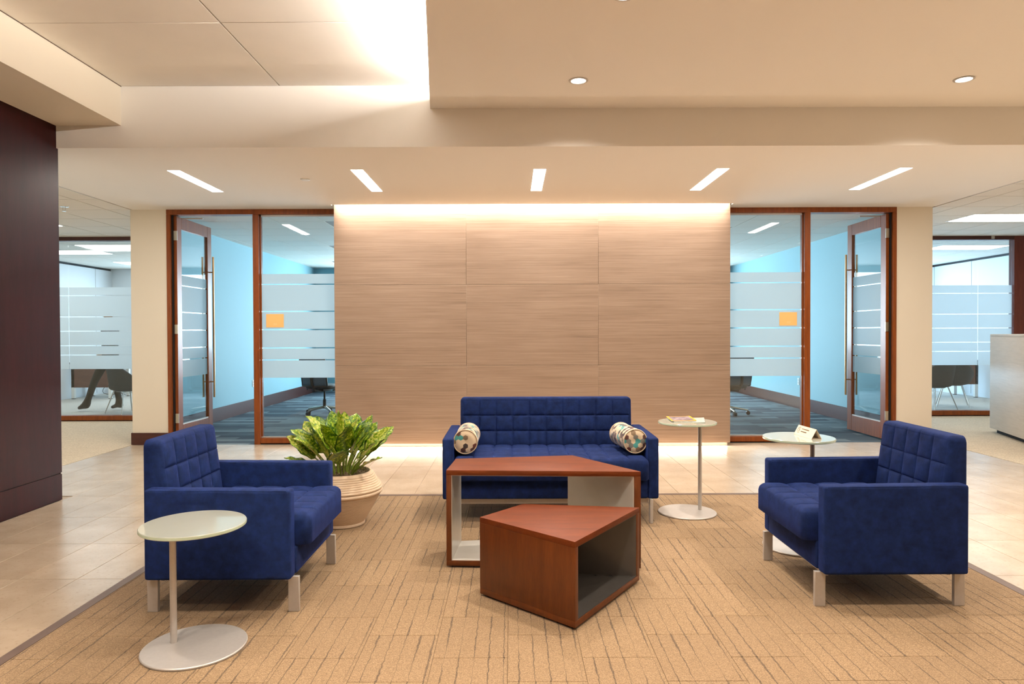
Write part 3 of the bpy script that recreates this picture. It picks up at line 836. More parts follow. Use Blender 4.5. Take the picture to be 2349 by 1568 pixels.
def build_seat(name, loc, rz, W, ncol):
    """local frame: x forward, y across; legs on the corners"""
    e = empty(name, loc, rz)
    V = MT['velvet']; hw = W/2; at = 0.075; iw = W-2*at
    # seat base
    box('seat_base', -0.345, 0.335, -iw/2+0.001, iw/2-0.001, 0.168, 0.305, V, e, 0.012, 3)
    v, f = pad(iw-0.006, 0.625, 0.148, ncol, 4, 0.018, 0.03, 0.035)
    # pad: its X runs across, its Y along the depth
    v = [(0.088-y, x, 0.303+z) for x, y, z in v]
    new_obj('seat_cushion', v, f, V, e, True, 60)
    # backrest, outer face upright, inner face leaning
    bh = 0.80-0.175
    v, f = pad(iw-0.004, bh, 0.10, ncol, 5, 0.016, 0.03, 0.028, margin=0.02)
    vv = []
    for x, y, z in v:
        h = y+bh/2; th = 0.165-0.085*(h/bh)
        vv.append((-0.385+z*th/0.10, -x, 0.175+h))
    new_obj('backrest', vv, f, V, e, True, 60)
    for s in (-1, 1):
        ya, yb = s*hw, s*(hw-at)
        bm = bmesh.new(); bm_box(bm, -0.345, 0.33, min(ya, yb), max(ya, yb), 0.165, 0.585)
        for vt in bm.verts:
            if vt.co.x > 0 and vt.co.z > 0.5: vt.co.z -= 0.006
        bmesh.ops.bevel(bm, geom=list(bm.edges), offset=0.016, segments=4, profile=0.55, affect='EDGES')
        arm = bm_obj('armrest', bm, V, e, True, 40)
        # piping along the upper outer seam
        yy = s*(hw-0.004)
        for q in (s*(hw-0.0045), s*(hw-at+0.0045)):
            tube('seam_welt', [(-0.325, q, 0.5795), (0.0, q, 0.5775), (0.312, q, 0.5745)], 0.0022, V, arm, 6)
    ly = hw-0.055
    for s in (-1, 1):
        for x in (-0.329, 0.329):
            box('leg', x-0.025, x+0.025, s*ly-0.010, s*ly+0.010, 0.0035, 0.168, MT['alu'], e, 0.0015, 1)
    for x in (-0.290, 0.290):
        box('cross_rail', x-0.008, x+0.008, -ly+0.010, ly-0.010, 0.128 if W > 1 else 0.142, 0.167, MT['alu'], e, 0.0015, 1)
    return e

lc = build_seat('lounge_chair', (-1.351, 3.492, 0), 0.0, 0.76, 5)
tag(lc, 'navy quilted armchair beside the potted plant, with a round table at its side', 'armchair', 'navy lounge armchairs')
rcx = build_seat('lounge_chair', (1.782, 3.530, 0), PI, 0.76, 5)
tag(rcx, 'navy quilted armchair in front of the round table with the tent card', 'armchair', 'navy lounge armchairs')
t_ = box('fabric_tag', -0.400, -0.3855, 0.20, 0.235, 0.54, 0.57, plain('grey_woven_tag', lin(70, 68, 64), 0.8, noise=0.1), rcx)
t_['label'] = 'small dark woven tag on the back'
so = build_seat('settee', (0.262, 4.947, 0), -PI/2, 1.475, 10)
tag(so, 'navy quilted two-seat settee with two bolster cushions', 'sofa')

# bolster cushions
def bolster(loc, rz, lab):
    e = empty('bolster_cushion', loc, rz); tag(e, lab, 'cushion', 'patchwork bolsters on the settee')
    R_, L = 0.083, 0.36; n = 40; verts, faces, uvs = [], [], []
    sc = 0.033
    rows = [(R_-0.004, -L/2), (R_, -L/2+0.012), (R_+0.001, -L/4), (R_, 0), (R_+0.001, L/4), (R_, L/2-0.012), (R_-0.004, L/2)]
    for r, y in rows:
        for k in range(n+1):
            a = 2*PI*k/n; verts.append((r*math.cos(a), y, r*math.sin(a))); uvs.append((a*R_/sc, y/sc))
    for i in range(len(rows)-1):
        for k in range(n): faces.append((i*(n+1)+k, (i+1)*(n+1)+k, (i+1)*(n+1)+k+1, i*(n+1)+k+1))
    b = new_obj('cover', verts, faces, MT['hex'], e, True, 60, uvs=uvs)
    for s in (-1, 1):
        verts, faces, uvs = [], [], []
        rr = [0.004, 0.02, 0.045, 0.065, R_-0.003]; dd = [0.004, 0.010, 0.012, 0.009, 0.0]
        for r, d in zip(rr, dd):
            for k in range(n):
                a = 2*PI*k/n; verts.append((r*math.cos(a), s*(L/2+d-0.001), r*math.sin(a))); uvs.append((r*math.cos(a)/sc+s*3.3+loc[0]*7, r*math.sin(a)/sc+1.7))
        for i in range(len(rr)-1):
            for k in range(n):
                q = (i*n+k, (i+1)*n+k, (i+1)*n+(k+1) % n, i*n+(k+1) % n); faces.append(q if s < 0 else q[::-1])
        faces.append(tuple(range(n)))
        cap = new_obj('end_panel', verts, faces, MT['hex'], e, True, 60, uvs=uvs)
        tube('piping', [((R_-0.001)*math.cos(2*PI*k/32), s*(L/2+0.001), (R_-0.001)*math.sin(2*PI*k/32)) for k in range(32)], 0.004, MT['piping'], e, 8, True)
    return e
bolster((-0.322, 4.86, 0.549), 0.0, 'patchwork bolster cushion on settee at the end nearer the plant')
bolster((0.828, 4.86, 0.549), math.radians(7), 'patchwork bolster cushion on settee at the end nearer the magazine table')

# ------------------------------------------------------------------ coffee tables
def line_x(p, q, a, b):
    d1 = (q[0]-p[0], q[1]-p[1]); d2_ = (b[0]-a[0], b[1]-a[1]); den = d1[0]*d2_[1]-d1[1]*d2_[0]
    t = ((a[0]-p[0])*d2_[1]-(a[1]-p[1])*d2_[0])/den
    return (p[0]+d1[0]*t, p[1]+d1[1]*t)
def inset_sides(P, t):
    """move the closed sides bc and da inward by t"""
    cx = sum(p[0] for p in P)/4; cy = sum(p[1] for p in P)/4
    def off(p, q):
        dx, dy = q[0]-p[0], q[1]-p[1]; L = math.hypot(dx, dy); nx, ny = -dy/L, dx/L
        if (cx-p[0])*nx+(cy-p[1])*ny < 0: nx, ny = -nx, -ny
        return (p[0]+nx*t, p[1]+ny*t), (q[0]+nx*t, q[1]+ny*t)
    a, b, c, d = P
    b1, c1 = off(b, c); d1, a1 = off(d, a)
    return [line_x(d1, a1, a, b), line_x(b1, c1, a, b), line_x(b1, c1, c, d), line_x(d1, a1, c, d)]
def shrink_ends(Q, s):
    a, b, c, d = Q
    def toward(p, q): L = math.hypot(q[0]-p[0], q[1]-p[1]); return (p[0]+(q[0]-p[0])*s/L, p[1]+(q[1]-p[1])*s/L)
    return [toward(a, d), toward(b, c), toward(c, b), toward(d, a)]
def cube_table(loc, P, H, liner, lab):
    e = empty('coffee_table', (loc[0], loc[1], 0)); tag(e, lab, 'coffee table', 'walnut angular coffee tables')
    P = [(x-loc[0], y-loc[1]) for x, y in P]; t = 0.028; zb = 0.014
    Q = inset_sides(P, t)
    prism('top_panel', P, H-t, H, MT['table_top'], e, 0.0015)
    prism('bottom_panel', P, zb, zb+t, MT['table_wood'], e, 0.0015)
    prism('side_panel', [P[1], P[2], Q[2], Q[1]], zb+t, H-t, MT['table_wood'], e, 0.001)
    prism('side_panel', [P[3], P[0], Q[0], Q[3]], zb+t, H-t, MT['table_wood'], e, 0.001)
    S = shrink_ends(Q, 0.004); S2 = shrink_ends(inset_sides(P, t+0.003), 0.004)
    prism('top_liner', S, H-t-0.003, H-t, MT[liner], e)
    prism('bottom_liner', S, zb+t, zb+t+0.003, MT[liner], e)
    prism('side_liner', [S[1], S[2], S2[2], S2[1]], zb+t+0.003, H-t-0.003, MT[liner], e)
    prism('side_liner', [S[3], S[0], S2[0], S2[3]], zb+t+0.003, H-t-0.003, MT[liner], e)
    R_ = shrink_ends(inset_sides(P, 0.05), 0.05)
    for x, y in R_:
        lathe('foot', [(0.014, 0.0032), (0.014, zb)], MT['black'], e, 12, (x, y, 0))
    return e
cube_table((0.17, 3.93), [(-0.365, 3.745), (0.700, 3.690), (0.374, 4.188), (-0.339, 4.090)], 0.543, 'liner_light', 'larger angular walnut coffee table with pale grey open inside, before the settee')
cube_table((0.21, 3.35), [(0.2715, 2.939), (0.659, 3.517), (0.057, 3.600), (-0.161, 3.344)], 0.392, 'liner_dark', 'smaller angular walnut coffee table with dark grey inside, nearest the camera')

# ------------------------------------------------------------------ round side tables
def round_table(cx, cy, h, pole, lab):
    e = empty('side_table', (cx, cy, 0)); tag(e, lab, 'side table', 'round glass-topped side tables')
    R_ = 0.2044
    lathe('base_plate', [(0.001, 0.003), (R_-0.003, 0.003), (R_, 0.006), (R_, 0.011), (R_-0.003, 0.014), (0.001, 0.014)], MT['alu'], e, 72)
    lathe('pole', [(0.0135, 0.0142), (0.0135, h-0.0192)], MT['alu'], e, 24, (pole[0], pole[1], 0))
    lathe('mounting_plate', [(0.001, h-0.019), (0.06, h-0.019), (0.06, h-0.0155), (0.001, h-0.0155)], MT['alu'], e, 32, (pole[0]*0.6, pole[1]*0.6, 0))
    top = lathe('table_top', [(0.001, h-0.015), (R_-0.002, h-0.015), (R_, h-0.013), (R_, h-0.002), (R_-0.002, h), (0.001, h)], MT['topglass'], e, 96)
    lathe('glass_edge', [(R_+0.0003, h-0.0125), (R_+0.0006, h-0.0075), (R_+0.0003, h-0.0025)], MT['glass_edge'], top, 96)
    return e
round_table(-1.316, 2.799, 0.520, (-0.100, 0.025), 'low round glass-topped side table beside the nearer side of an armchair')
round_table(1.2575, 4.873, 0.660, (0.102, 0.040), 'round glass-topped side table holding two magazines beside the settee')
round_table(1.7247, 4.0856, 0.668, (0.092, 0.02), 'round glass-topped side table holding a paper tent card behind an armchair')

# magazines
def m_cover(name, kind):
    t = NT(name); v = t.coords('Generated'); sep = t.n.new('ShaderNodeSeparateXYZ'); t.link(v, sep.inputs[0])
    n = t.noise(t.coords('Generated', (4, 7, 1)), 1.6, 4)
    if kind == 'yellow':
        pic = t.ramp(n, [(0.3, lin(70, 58, 72)), (0.5, lin(150, 132, 146)), (0.7, lin(214, 198, 196))])
        m1 = t.math('LESS_THAN', t.math('ABSOLUTE', t.math('SUBTRACT', sep.outputs[0], 0.5)), 0.43)
        m2 = t.math('LESS_THAN', t.math('ABSOLUTE', t.math('SUBTRACT', sep.outputs[1], 0.5)), 0.455)
        col = t.mix(t.math('MULTIPLY', m1, m2), lin(250, 190, 20), pic)
        ban = t.math('MULTIPLY', t.math('GREATER_THAN', sep.outputs[1], 0.84), t.math('LESS_THAN', sep.outputs[1], 0.91))
        ban = t.math('MULTIPLY', ban, t.math('LESS_THAN', t.math('ABSOLUTE', t.math('SUBTRACT', sep.outputs[0], 0.5)), 0.30))
        col = t.mix(ban, col, lin(60, 44, 40))
    else:
        col = t.ramp(n, [(0.35, lin(216, 214, 208)), (0.5, lin(176, 190, 186)), (0.62, lin(224, 180, 160)), (0.75, lin(236, 234, 228))])
    t.link(col, t.b.inputs['Base Color']); t.set(Roughness=0.3); return t.m
MT['pages'] = plain('page_edges', lin(226, 220, 208), 0.8, noise=0.06, nscale=300)
def magazine(x, y, z, rz, wx, wy, th, kind, lab):
    e = empty('magazine', (x, y, z), rz); tag(e, lab, 'magazine')
    nx = 12
    def sheet(name, z0, z1, mat, gx=0.0):
        verts, faces = [], []
        hx, hy = wx/2-gx, wy/2-gx
        for k in range(nx+1):
            u = k/nx; xx = -hx+2*hx*u; lift = 0.004*max(0, (u-0.5))**2*4
            for yy in (-hy, hy):
                for zz in (z0+lift*0.3, z1+lift): verts.append((xx, yy, zz))
        for k in range(nx):
            a, b = k*4, (k+1)*4
            faces += [(a, a+2, b+2, b), (a+1, b+1, b+3, a+3), (a, b, b+1, a+1), (a+2, a+3, b+3, b+2)]
        faces += [(0, 1, 3, 2), (nx*4, nx*4+2, nx*4+3, nx*4+1)]
        return new_obj(name, verts, faces, mat, e, True, 30)
    sheet('pages', 0.0003, th, MT['pages'], 0.0015)
    sheet('cover', th, th+0.0006, m_cover('magazine_cover_'+kind, kind))
    return e
magazine(1.285, 4.925, 0.660, math.radians(-14), 0.215, 0.27, 0.003, 'white', 'pale magazine lying under the yellow-bordered one')
magazine(1.232, 4.955, 0.6652, math.radians(-4), 0.175, 0.25, 0.005, 'yellow', 'yellow-bordered magazine lying on top of a paler magazine')

# tent card
e = empty('tent_card', (1.780, 4.09, 0.668), math.radians(4)); tag(e, 'folded paper tent card standing on a round glass table', 'tent card')
L, bw, hh, th = 0.215, 0.064, 0.058, 0.0006
def sheet_side(s):
    a = Vector((s*bw/2, 0, 0.0005)); b = Vector((0, 0, hh)); n = Vector((hh*s, 0, bw/2)).normalized()*th
    verts = []
    for yy in (-L/2, L/2):
        for p in (a, b, b-n, a-n): verts.append((p.x, yy, p.z))
    faces = [(0, 1, 2, 3), (7, 6, 5, 4), (0, 4, 5, 1), (1, 5, 6, 2), (2, 6, 7, 3), (3, 7, 4, 0)]
    return new_obj('card_side', verts, faces, MT['card'], e)
front = sheet_side(-1); sheet_side(1)
new_obj('card_base', [(-bw/2, -L/2, 0.0005), (bw/2, -L/2, 0.0005), (bw/2, L/2, 0.0005), (-bw/2, L/2, 0.0005), (-bw/2, -L/2, 0.001), (bw/2, -L/2, 0.001), (bw/2, L/2, 0.001), (-bw/2, L/2, 0.001)],
        [(0, 3, 2, 1), (4, 5, 6, 7), (0, 1, 5, 4), (1, 2, 6, 5), (2, 3, 7, 6), (3, 0, 4, 7)], MT['card'], e)
# print: ring mark and two lines of lettering on the visible side (local u along -y, v up the slope)
slope = Vector((bw/2, 0, hh)).normalized(); nrm = Vector((-hh, 0, bw/2)).normalized()
def on_card(u, v, lift=0.0007): p = Vector((-bw/2, 0, 0.0005))+slope*v+nrm*lift; return (p.x, L/2-u, p.z)
pts = [on_card(0.035+0.016*math.cos(a), 0.036+0.018*math.sin(a)) for a in [PI*0.25+i_*PI*1.5/16 for i_ in range(17)]]
tube('ring_mark', pts, 0.0011, MT['ink'], front, 5)
pts = [on_card(0.035+0.007*math.cos(a), 0.036+0.008*math.sin(a)) for a in [-PI*0.6+i_*PI*1.3/10 for i_ in range(11)]]
tube('ring_mark', pts, 0.0013, MT['ink'], front, 5)
for v0, ul in ((0.043, 0.148), (0.026, 0.128)):
    k = 0; u = 0.062
    vq, fq = [], []
    while u < ul:
        wd = random.uniform(0.004, 0.008)
        base_i = len(vq)
        vq += [on_card(u, v0), on_card(u+wd, v0), on_card(u+wd, v0+0.006), on_card(u, v0+0.006)]; fq.append((base_i, base_i+1, base_i+2, base_i+3)); u += wd+0.0015
    new_obj('printed_line', vq, fq, MT['ink'], front)

# ------------------------------------------------------------------ potted plant
e = empty('potted_plant', (-1.160, 4.63, 0.003)); tag(e, 'variegated leafy plant in a ribbed sandstone pot behind an armchair', 'potted plant')
prof = [(0.001, 0.0), (0.146, 0.0), (0.152, 0.006), (0.152, 0.018), (0.148, 0.022)]
nrib = 20
for k in range(nrib+1):
    u = k/nrib; z = 0.024+u*0.178; r = 0.149+0.105*(u**0.92)
    prof += [(r, z), (r+0.0022, z+0.002), (r+0.0026, z+0.0065), (r+0.0010, z+0.0080)]
prof += [(0.262, 0.214), (0.269, 0.220), (0.271, 0.228), (0.268, 0.236), (0.262, 0.239), (0.262, 0.242), (0.270, 0.247), (0.270, 0.254), (0.264, 0.259)]
for k in range(7):
    u = k/7; z = 0.262+u*0.090; r = 0.262-0.060*u**0.9
    prof += [(r, z), (r+0.0025, z+0.003), (r-0.001, z+0.009), (r-0.004, z+0.0108)]
prof += [(0.199, 0.356), (0.194, 0.361), (0.186, 0.360), (0.182, 0.352), (0.180, 0.30), (0.001, 0.30)]
lathe('pot', prof, MT['pot'], e, 72, angle=25)
# moss: lumpy disc plus strands
verts, faces = [(0, 0, 0.352)], []
rng = random.Random(3)
for i in range(1, 9):
    for k in range(28):
        a = 2*PI*k/28; r = 0.178*i/8
        verts.append((r*math.cos(a), r*math.sin(a), 0.352-0.02*(i/8)**2+rng.uniform(-0.006, 0.008)))
for k in range(28): faces.append((0, 1+k, 1+(k+1) % 28))
for i in range(7):
    for k in range(28): faces.append((1+i*28+k, 1+(i+1)*28+k, 1+(i+1)*28+(k+1) % 28, 1+i*28+(k+1) % 28))
ms = new_obj('moss', verts, faces, MT['moss'], e, True, 60)
sv, sfc = [], []
for k in range(260):
    a = rng.uniform(0, 2*PI); r = 0.17*math.sqrt(rng.random()); p = Vector((r*math.cos(a), r*math.sin(a), 0.345)); b = rng.uniform(0, 2*PI); Lk = rng.uniform(0.02, 0.05)
    pts = [p, p+Vector((math.cos(b)*Lk*0.5, math.sin(b)*Lk*0.5, rng.uniform(0.010, 0.024))), p+Vector((math.cos(b)*Lk, math.sin(b)*Lk, rng.uniform(0.0, 0.016)))]
    tv, tf = tube_data(pts, 0.0012, 4); o_ = len(sv); sv += tv; sfc += [tuple(i_+o_ for i_ in q) for q in tf]
st = new_obj('moss_strands', sv, sfc, MT['moss'], ms, True); st['kind'] = 'stuff'

def leaf(az, elev, pet, Lf, Wf, droop, twist, r0=0.03, fold=0.35, seed=0):
    rg = random.Random(seed)
    base = Vector((r0*math.cos(az), r0*math.sin(az), 0.345))
    out = Vector((math.cos(az), math.sin(az), 0)); up = Vector((0, 0, 1))
    # stalk arcs outward
    d0 = (up*math.sin(elev+0.25)+out*math.cos(elev+0.25)).normalized(); d1 = (up*math.sin(elev)+out*math.cos(elev)).normalized()
    p1 = base+d0*pet*0.5; p2 = p1+d1*pet*0.5
    side = out.cross(up).normalized()
    side = (side*math.cos(twist)+d1.cross(side)*math.sin(twist)).normalized()
    nl, nw = 12, 6; verts, faces, uvs = [], [], []
    p = p2.copy(); d = d1.copy()
    for i in range(nl+1):
        u = i/nl
        wdt = Wf*(math.sin(PI*min(1, u**0.80)))**0.72 if 0 < u < 1 else 0.002
        nrm_ = side.cross(d).normalized()
        for j in range(nw+1):
            q = j/nw*2-1
            ruff = 0.006*math.sin(u*19+seed)*abs(q)**2
            verts.append(p+side*(q*wdt/2*math.cos(fold*abs(q)*0.8))+nrm_*(abs(q)*wdt/2*math.sin(fold)+ruff)); uvs.append((j/nw, u))
        ang = droop*(0.3+1.4*u)/nl
        d = (d*math.cos(ang)-nrm_*math.sin(ang)).normalized() if True else d
        p = p+d*(Lf/nl)
    for i in range(nl):
        for j in range(nw): faces.append((i*(nw+1)+j, i*(nw+1)+j+1, (i+1)*(nw+1)+j+1, (i+1)*(nw+1)+j))
    lf = new_obj('leaf', verts, faces, MT['leaf'], e, True, 80, uvs=uvs)
    sm = lf.modifiers.new('thickness', 'SOLIDIFY'); sm.thickness = 0.0012
    tube('petiole', [base-Vector((0, 0, 0.02)), base+d0*pet*0.25, p1, (p1+p2)/2+(d0+d1)*0.002, p2, p2+d1*Lf*0.05], [0.0065, 0.006, 0.0052, 0.0045, 0.004, 0.003], MT['petiole'], lf, 7)
    tube('midrib', [verts[i*(nw+1)+nw//2]+Vector((0, 0, 0.0005)) for i in range(0, nl+1)], [0.0028*(1-i/nl*0.8) for i in range(nl+1)], MT['petiole'], lf, 5)
    return lf
k = 0
rg = random.Random(11)
for (n, el, pe, Ls, ws_, dr_, r0) in ((4, 1.42, 0.17, 0.27, 0.150, 0.10, 0.03), (7, 1.20, 0.17, 0.26, 0.155, 0.20, 0.05), (9, 0.96, 0.16, 0.26, 0.155, 0.10, 0.075), (9, 0.70, 0.14, 0.24, 0.145, 0.15, 0.085), (4, 0.42, 0.12, 0.20, 0.075, -0.1, 0.09)):
    for i in range(n):
        az = 2*PI*(i+rg.uniform(-0.25, 0.25))/n+el*3
        tw_ = rg.uniform(0.1, 0.9)*(1 if math.cos(az) > 0 else -1)*(0.35+0.65*abs(math.cos(az)))
        leaf(az, el+rg.uniform(-0.1, 0.1), pe*rg.uniform(0.85, 1.15), Ls*rg.uniform(0.85, 1.12), ws_*rg.uniform(0.85, 1.12), dr_+rg.uniform(-0.25, 0.35), tw_, r0, rg.uniform(0.15, 0.4), k); k += 1

# ------------------------------------------------------------------ things beyond the glass
def office_chair(loc, rz, lab):
    e = empty('task_chair', loc, rz); tag(e, lab, 'office chair', 'bronze task chairs in conference room')
    fr = MT['chairframe']
    lathe('gas_column', [(0.026, 0.09), (0.026, 0.24), (0.016, 0.24), (0.016, 0.39)], fr, e, 16)
    for k in range(5):
        a = 2*PI*k/5+0.3; c, s = math.cos(a), math.sin(a)
        tube('base_arm', [(0.02*c, 0.02*s, 0.115), (0.16*c, 0.16*s, 0.10), (0.31*c, 0.31*s, 0.075)], [0.022, 0.018, 0.013], MT['steel'], e, 8)
        cst = empty('caster', (0.31*c, 0.31*s, 0.033), a); cst.parent = e
        for q in (-1, 1):
            tube('caster_wheel', [(0, q*0.006, 0), (0, q*0.026, 0)], 0.030, MT['black'], cst, 18)
        tube('caster_stem', [(0, 0, 0), (0, 0, 0.042)], 0.007, MT['steel'], cst, 8)
    box('mechanism', -0.11, 0.11, -0.06, 0.06, 0.37, 0.42, fr, e, 0.015, 2)
    tube('tilt_lever', [(0.02, 0.06, 0.385), (0.02, 0.15, 0.38), (0.03, 0.20, 0.36)], 0.006, MT['black'], e, 6)
    v, f = pad(0.49, 0.47, 0.06, 1, 1, 0.004, 0.09, 0.025, 8)
    new_obj('seat', [(0.02-y, x, 0.42+z) for x, y, z in v], f, fr, e, True, 60)
    # curved back: frame loop with stretched mesh
    def bp(u, v): return Vector((-0.25-0.09*v-0.05*(1-(2*u-1)**2), (u-0.5)*0.46, 0.47+0.56*v))
    n = 12; verts, faces = [], []
    for j in range(n+1):
        for i in range(n+1): verts.append(bp(i/n, j/n))
    for j in range(n):
        for i in range(n): faces.append((j*(n+1)+i, j*(n+1)+i+1, (j+1)*(n+1)+i+1, (j+1)*(n+1)+i))
    b = new_obj('back_mesh', verts, faces, MT['meshback'], e, True, 60); b.modifiers.new('thickness', 'SOLIDIFY').thickness = 0.006
    loop = [bp(i/8, 0) for i in range(8)]+[bp(1, i/8) for i in range(8)]+[bp(1-i/8, 1) for i in range(8)]+[bp(0, 1-i/8) for i in range(8)]
    tube('back_frame', loop, 0.014, fr, e, 8, True)
    tube('spine', [(-0.10, 0, 0.39), (-0.26, 0, 0.40), (-0.33, 0, 0.50), (-0.36, 0, 0.75)], 0.022, fr, e, 8)
    for s in (-1, 1):
        tube('arm_loop', [(-0.12, s*0.24, 0.40), (-0.05, s*0.29, 0.42), (0.06, s*0.30, 0.50), (0.10, s*0.30, 0.62), (-0.02, s*0.30, 0.655), (-0.16, s*0.29, 0.65), (-0.26, s*0.26, 0.62)], 0.013, fr, e, 8)
        box('arm_pad', -0.14, 0.12, s*0.30-0.035, s*0.30+0.035, 0.658, 0.68, MT['black'], e, 0.009, 2)
    return e
office_chair((-3.02, 10.95, 0.001), math.radians(70), 'bronze task chair behind the glass above the potted plant')
office_chair((3.40, 10.72, 0.001), math.radians(112), 'bronze task chair behind the glass beside the magazine table')

def tub_chair(loc, rz, lab):
    e = empty('tub_chair', loc, rz); tag(e, lab, 'chair', 'charcoal tub chairs in offices')
    n = 28; rows = 9; verts, faces = [], []
    # shell wraps round the back (back toward -x)
    for j in range(rows+1):
        v = j/rows
        for i in range(n+1):
            a = math.radians(70)+math.radians(220)*i/n
            r = 0.24+0.06*v**0.8; top = 0.46+0.36*(0.5-0.5*math.cos((i/n)*2*PI))**0.55
            z = 0.40+v*(top-0.40)+0.0
            verts.append((r*math.cos(a)*0.98, r*math.sin(a)*1.02, z))
    for j in range(rows):
        for i in range(n): faces.append((j*(n+1)+i, j*(n+1)+i+1, (j+1)*(n+1)+i+1, (j+1)*(n+1)+i))
    sh = new_obj('shell', verts, faces, MT['tweed'], e, True, 60); sh.modifiers.new('thickness', 'SOLIDIFY').thickness = 0.035
    lathe('seat', [(0.001, 0.375), (0.17, 0.375), (0.225, 0.39), (0.255, 0.42), (0.25, 0.465), (0.20, 0.485), (0.001, 0.488)], MT['tweed'], e, 36, angle=60)
    for sx in (-1, 1):
        for sy in (-1, 1):
            tube('leg', [(sx*0.13, sy*0.13, 0.385), (sx*0.225, sy*0.235, 0.006)], [0.011, 0.008], MT['chrome'], e, 10)
    tube('leg_ring', [(0.15*math.cos(2*PI*k_/20), 0.15*math.sin(2*PI*k_/20), 0.368) for k_ in range(20)], 0.007, MT['chrome'], e, 6, True)
    return e
tub_chair((-6.33, 11.17, 0.003), math.radians(60), 'charcoal tub chair on chrome legs next to the standing person')
tub_chair((7.02, 11.28, 0.003), math.radians(105), 'nearer charcoal tub chair on chrome legs behind the pale blue glass')
tub_chair((7.62, 11.75, 0.003), math.radians(60), 'farther charcoal tub chair on chrome legs behind the pale blue glass')

def desk(loc, W, D, lab, mod, legs_in=0.06):
    e = empty('office_desk', loc); tag(e, lab, 'desk', 'brown desks in offices')
    box('desk_top', -W/2, W/2, -D/2, D/2, 0.70, 0.735, MT['deskbrown'], e, 0.003, 1)
    box('modesty_panel', -W/2+0.03, W/2-0.03, -D/2+0.03, -D/2+0.05, mod, 0.70, MT['deskbrown'], e, 0.002, 1)
    for sx in (-1, 1):
        for sy in (-1, 1):
            x, y = sx*(W/2-legs_in), sy*(D/2-legs_in)
            l = box('leg', x-0.03, x+0.03, y-0.03, y+0.03, 0.012, 0.70, MT['white_plastic'], e, 0.003, 1)
            box('leg_foot', x-0.026, x+0.026, y-0.026, y+0.026, 0.0, 0.012, MT['black'], l)
        box('side_rail', sx*(W/2-legs_in)-0.02, sx*(W/2-legs_in)+0.02, -D/2+0.09, D/2-0.09, 0.64, 0.68, MT['white_plastic'], e)
    return e
desk((-9.35+0.0+0.93, 13.95, 0.003), 0.86, 0.75, 'brown desk with hanging modesty panel beside the standing person', 0.23, 0.06)
desk((9.10-0.62, 13.6, 0.003), 1.3, 0.75, 'brown desk with hanging modesty panel behind the two tub chairs', 0.26, 0.06)
def cables(loc, seed, lab):
    rg_ = random.Random(seed); e = empty('cable_tangle', loc); tag(e, lab, 'cables')
    for k_ in range(6):
        x0 = rg_.uniform(-0.18, 0.18); pts = []
        for i_ in range(12):
            u = i_/11; pts.append((x0+0.09*math.sin(u*7+k_)+u*0.1, 0.04*math.cos(u*6+k_*2), 0.012+0.60*(1-u)**2+0.03*abs(math.sin(u*9+k_))*(1-u)))
        tube('cable', pts, 0.0055, MT['black'], e, 6)
    return e
cables((-8.45, 14.32, 0.003), 1, 'black cables hanging under the desk in the office with a person')
cables((8.2, 14.0, 0.003), 5, 'black cables lying under the desk behind the two tub chairs')
# paper box behind the tub chairs, blue folders and a low white unit under the desk by the person
e = empty('storage_pedestal', (-7.35, 14.3, 0.003)); tag(e, 'low dark pedestal cabinet on the office floor behind the standing person', 'cabinet')
box('body', -0.35, 0.35, -0.2, 0.2, 0.03, 0.42, plain('dark_laminate', lin(70, 56, 48), 0.5, noise=0.08), e, 0.004, 1)
box('drawer_front', -0.34, 0.34, -0.212, -0.2, 0.05, 0.22, plain('blue_drawer', lin(96, 160, 205), 0.5, noise=0.05), e, 0.003, 1)
box('drawer_front', -0.34, 0.34, -0.212, -0.2, 0.235, 0.41, plain('blue_drawer_upper', lin(110, 172, 214), 0.5, noise=0.05), e, 0.003, 1)
box('plinth', -0.33, 0.33, -0.18, 0.18, 0.0, 0.03, MT['black'], e)

# wall outlets on the teal walls
for s, lab in ((-1, 'white outlet plate on teal wall seen through the door beside the plant'), (1, 'white outlet plate on teal wall behind the glass with round table in front')):
    xi = XC+s*4.617-s*0.0005
    e = empty('wall_outlet', (xi, 11.5, 0.40)); tag(e, lab, 'outlet', 'white outlet plates on teal walls')
    box('cover_plate', 0, -s*0.006, -0.036, 0.036, 0, 0.118, MT['white_plastic'], e, 0.002, 1)
    for z in (0.022, 0.066):
        box('socket', -s*0.006, -s*0.008, -0.018, 0.018, z, z+0.030, plain('socket_grey', lin(205, 203, 198), 0.4, noise=0.02), e, 0.001, 1)

# reception counter at the right edge
e = empty('reception_counter', (0, 0, 0.003)); tag(e, 'pale grey laminate counter with dark recessed plinth by the corridor', 'counter')
P0, P1 = Vector((6.15, 8.74)), Vector((5.87, 7.80)); dirv = (P1-P0).normalized(); nv = Vector((-dirv.y, dirv.x))
if nv.x < 0: nv = -nv
A = P0; B = P0+dirv*2.6; Cc = B+nv*0.75; Dd = A+nv*0.75
prism('cabinet_body', [tuple(A), tuple(B), tuple(Cc), tuple(Dd)], 0.055, 1.225, MT['counter'], e, 0.002)
prism('counter_top', [tuple(A), tuple(B), tuple(Cc), tuple(Dd)], 1.226, 1.257, MT['counter'], e, 0.002)
i1 = 0.06
prism('plinth', [tuple(A+nv*i1+dirv*i1), tuple(B+nv*i1-dirv*i1), tuple(Cc-nv*i1-dirv*i1), tuple(Dd-nv*i1+dirv*i1)], 0.0, 0.055, MT['darkgap'], e)

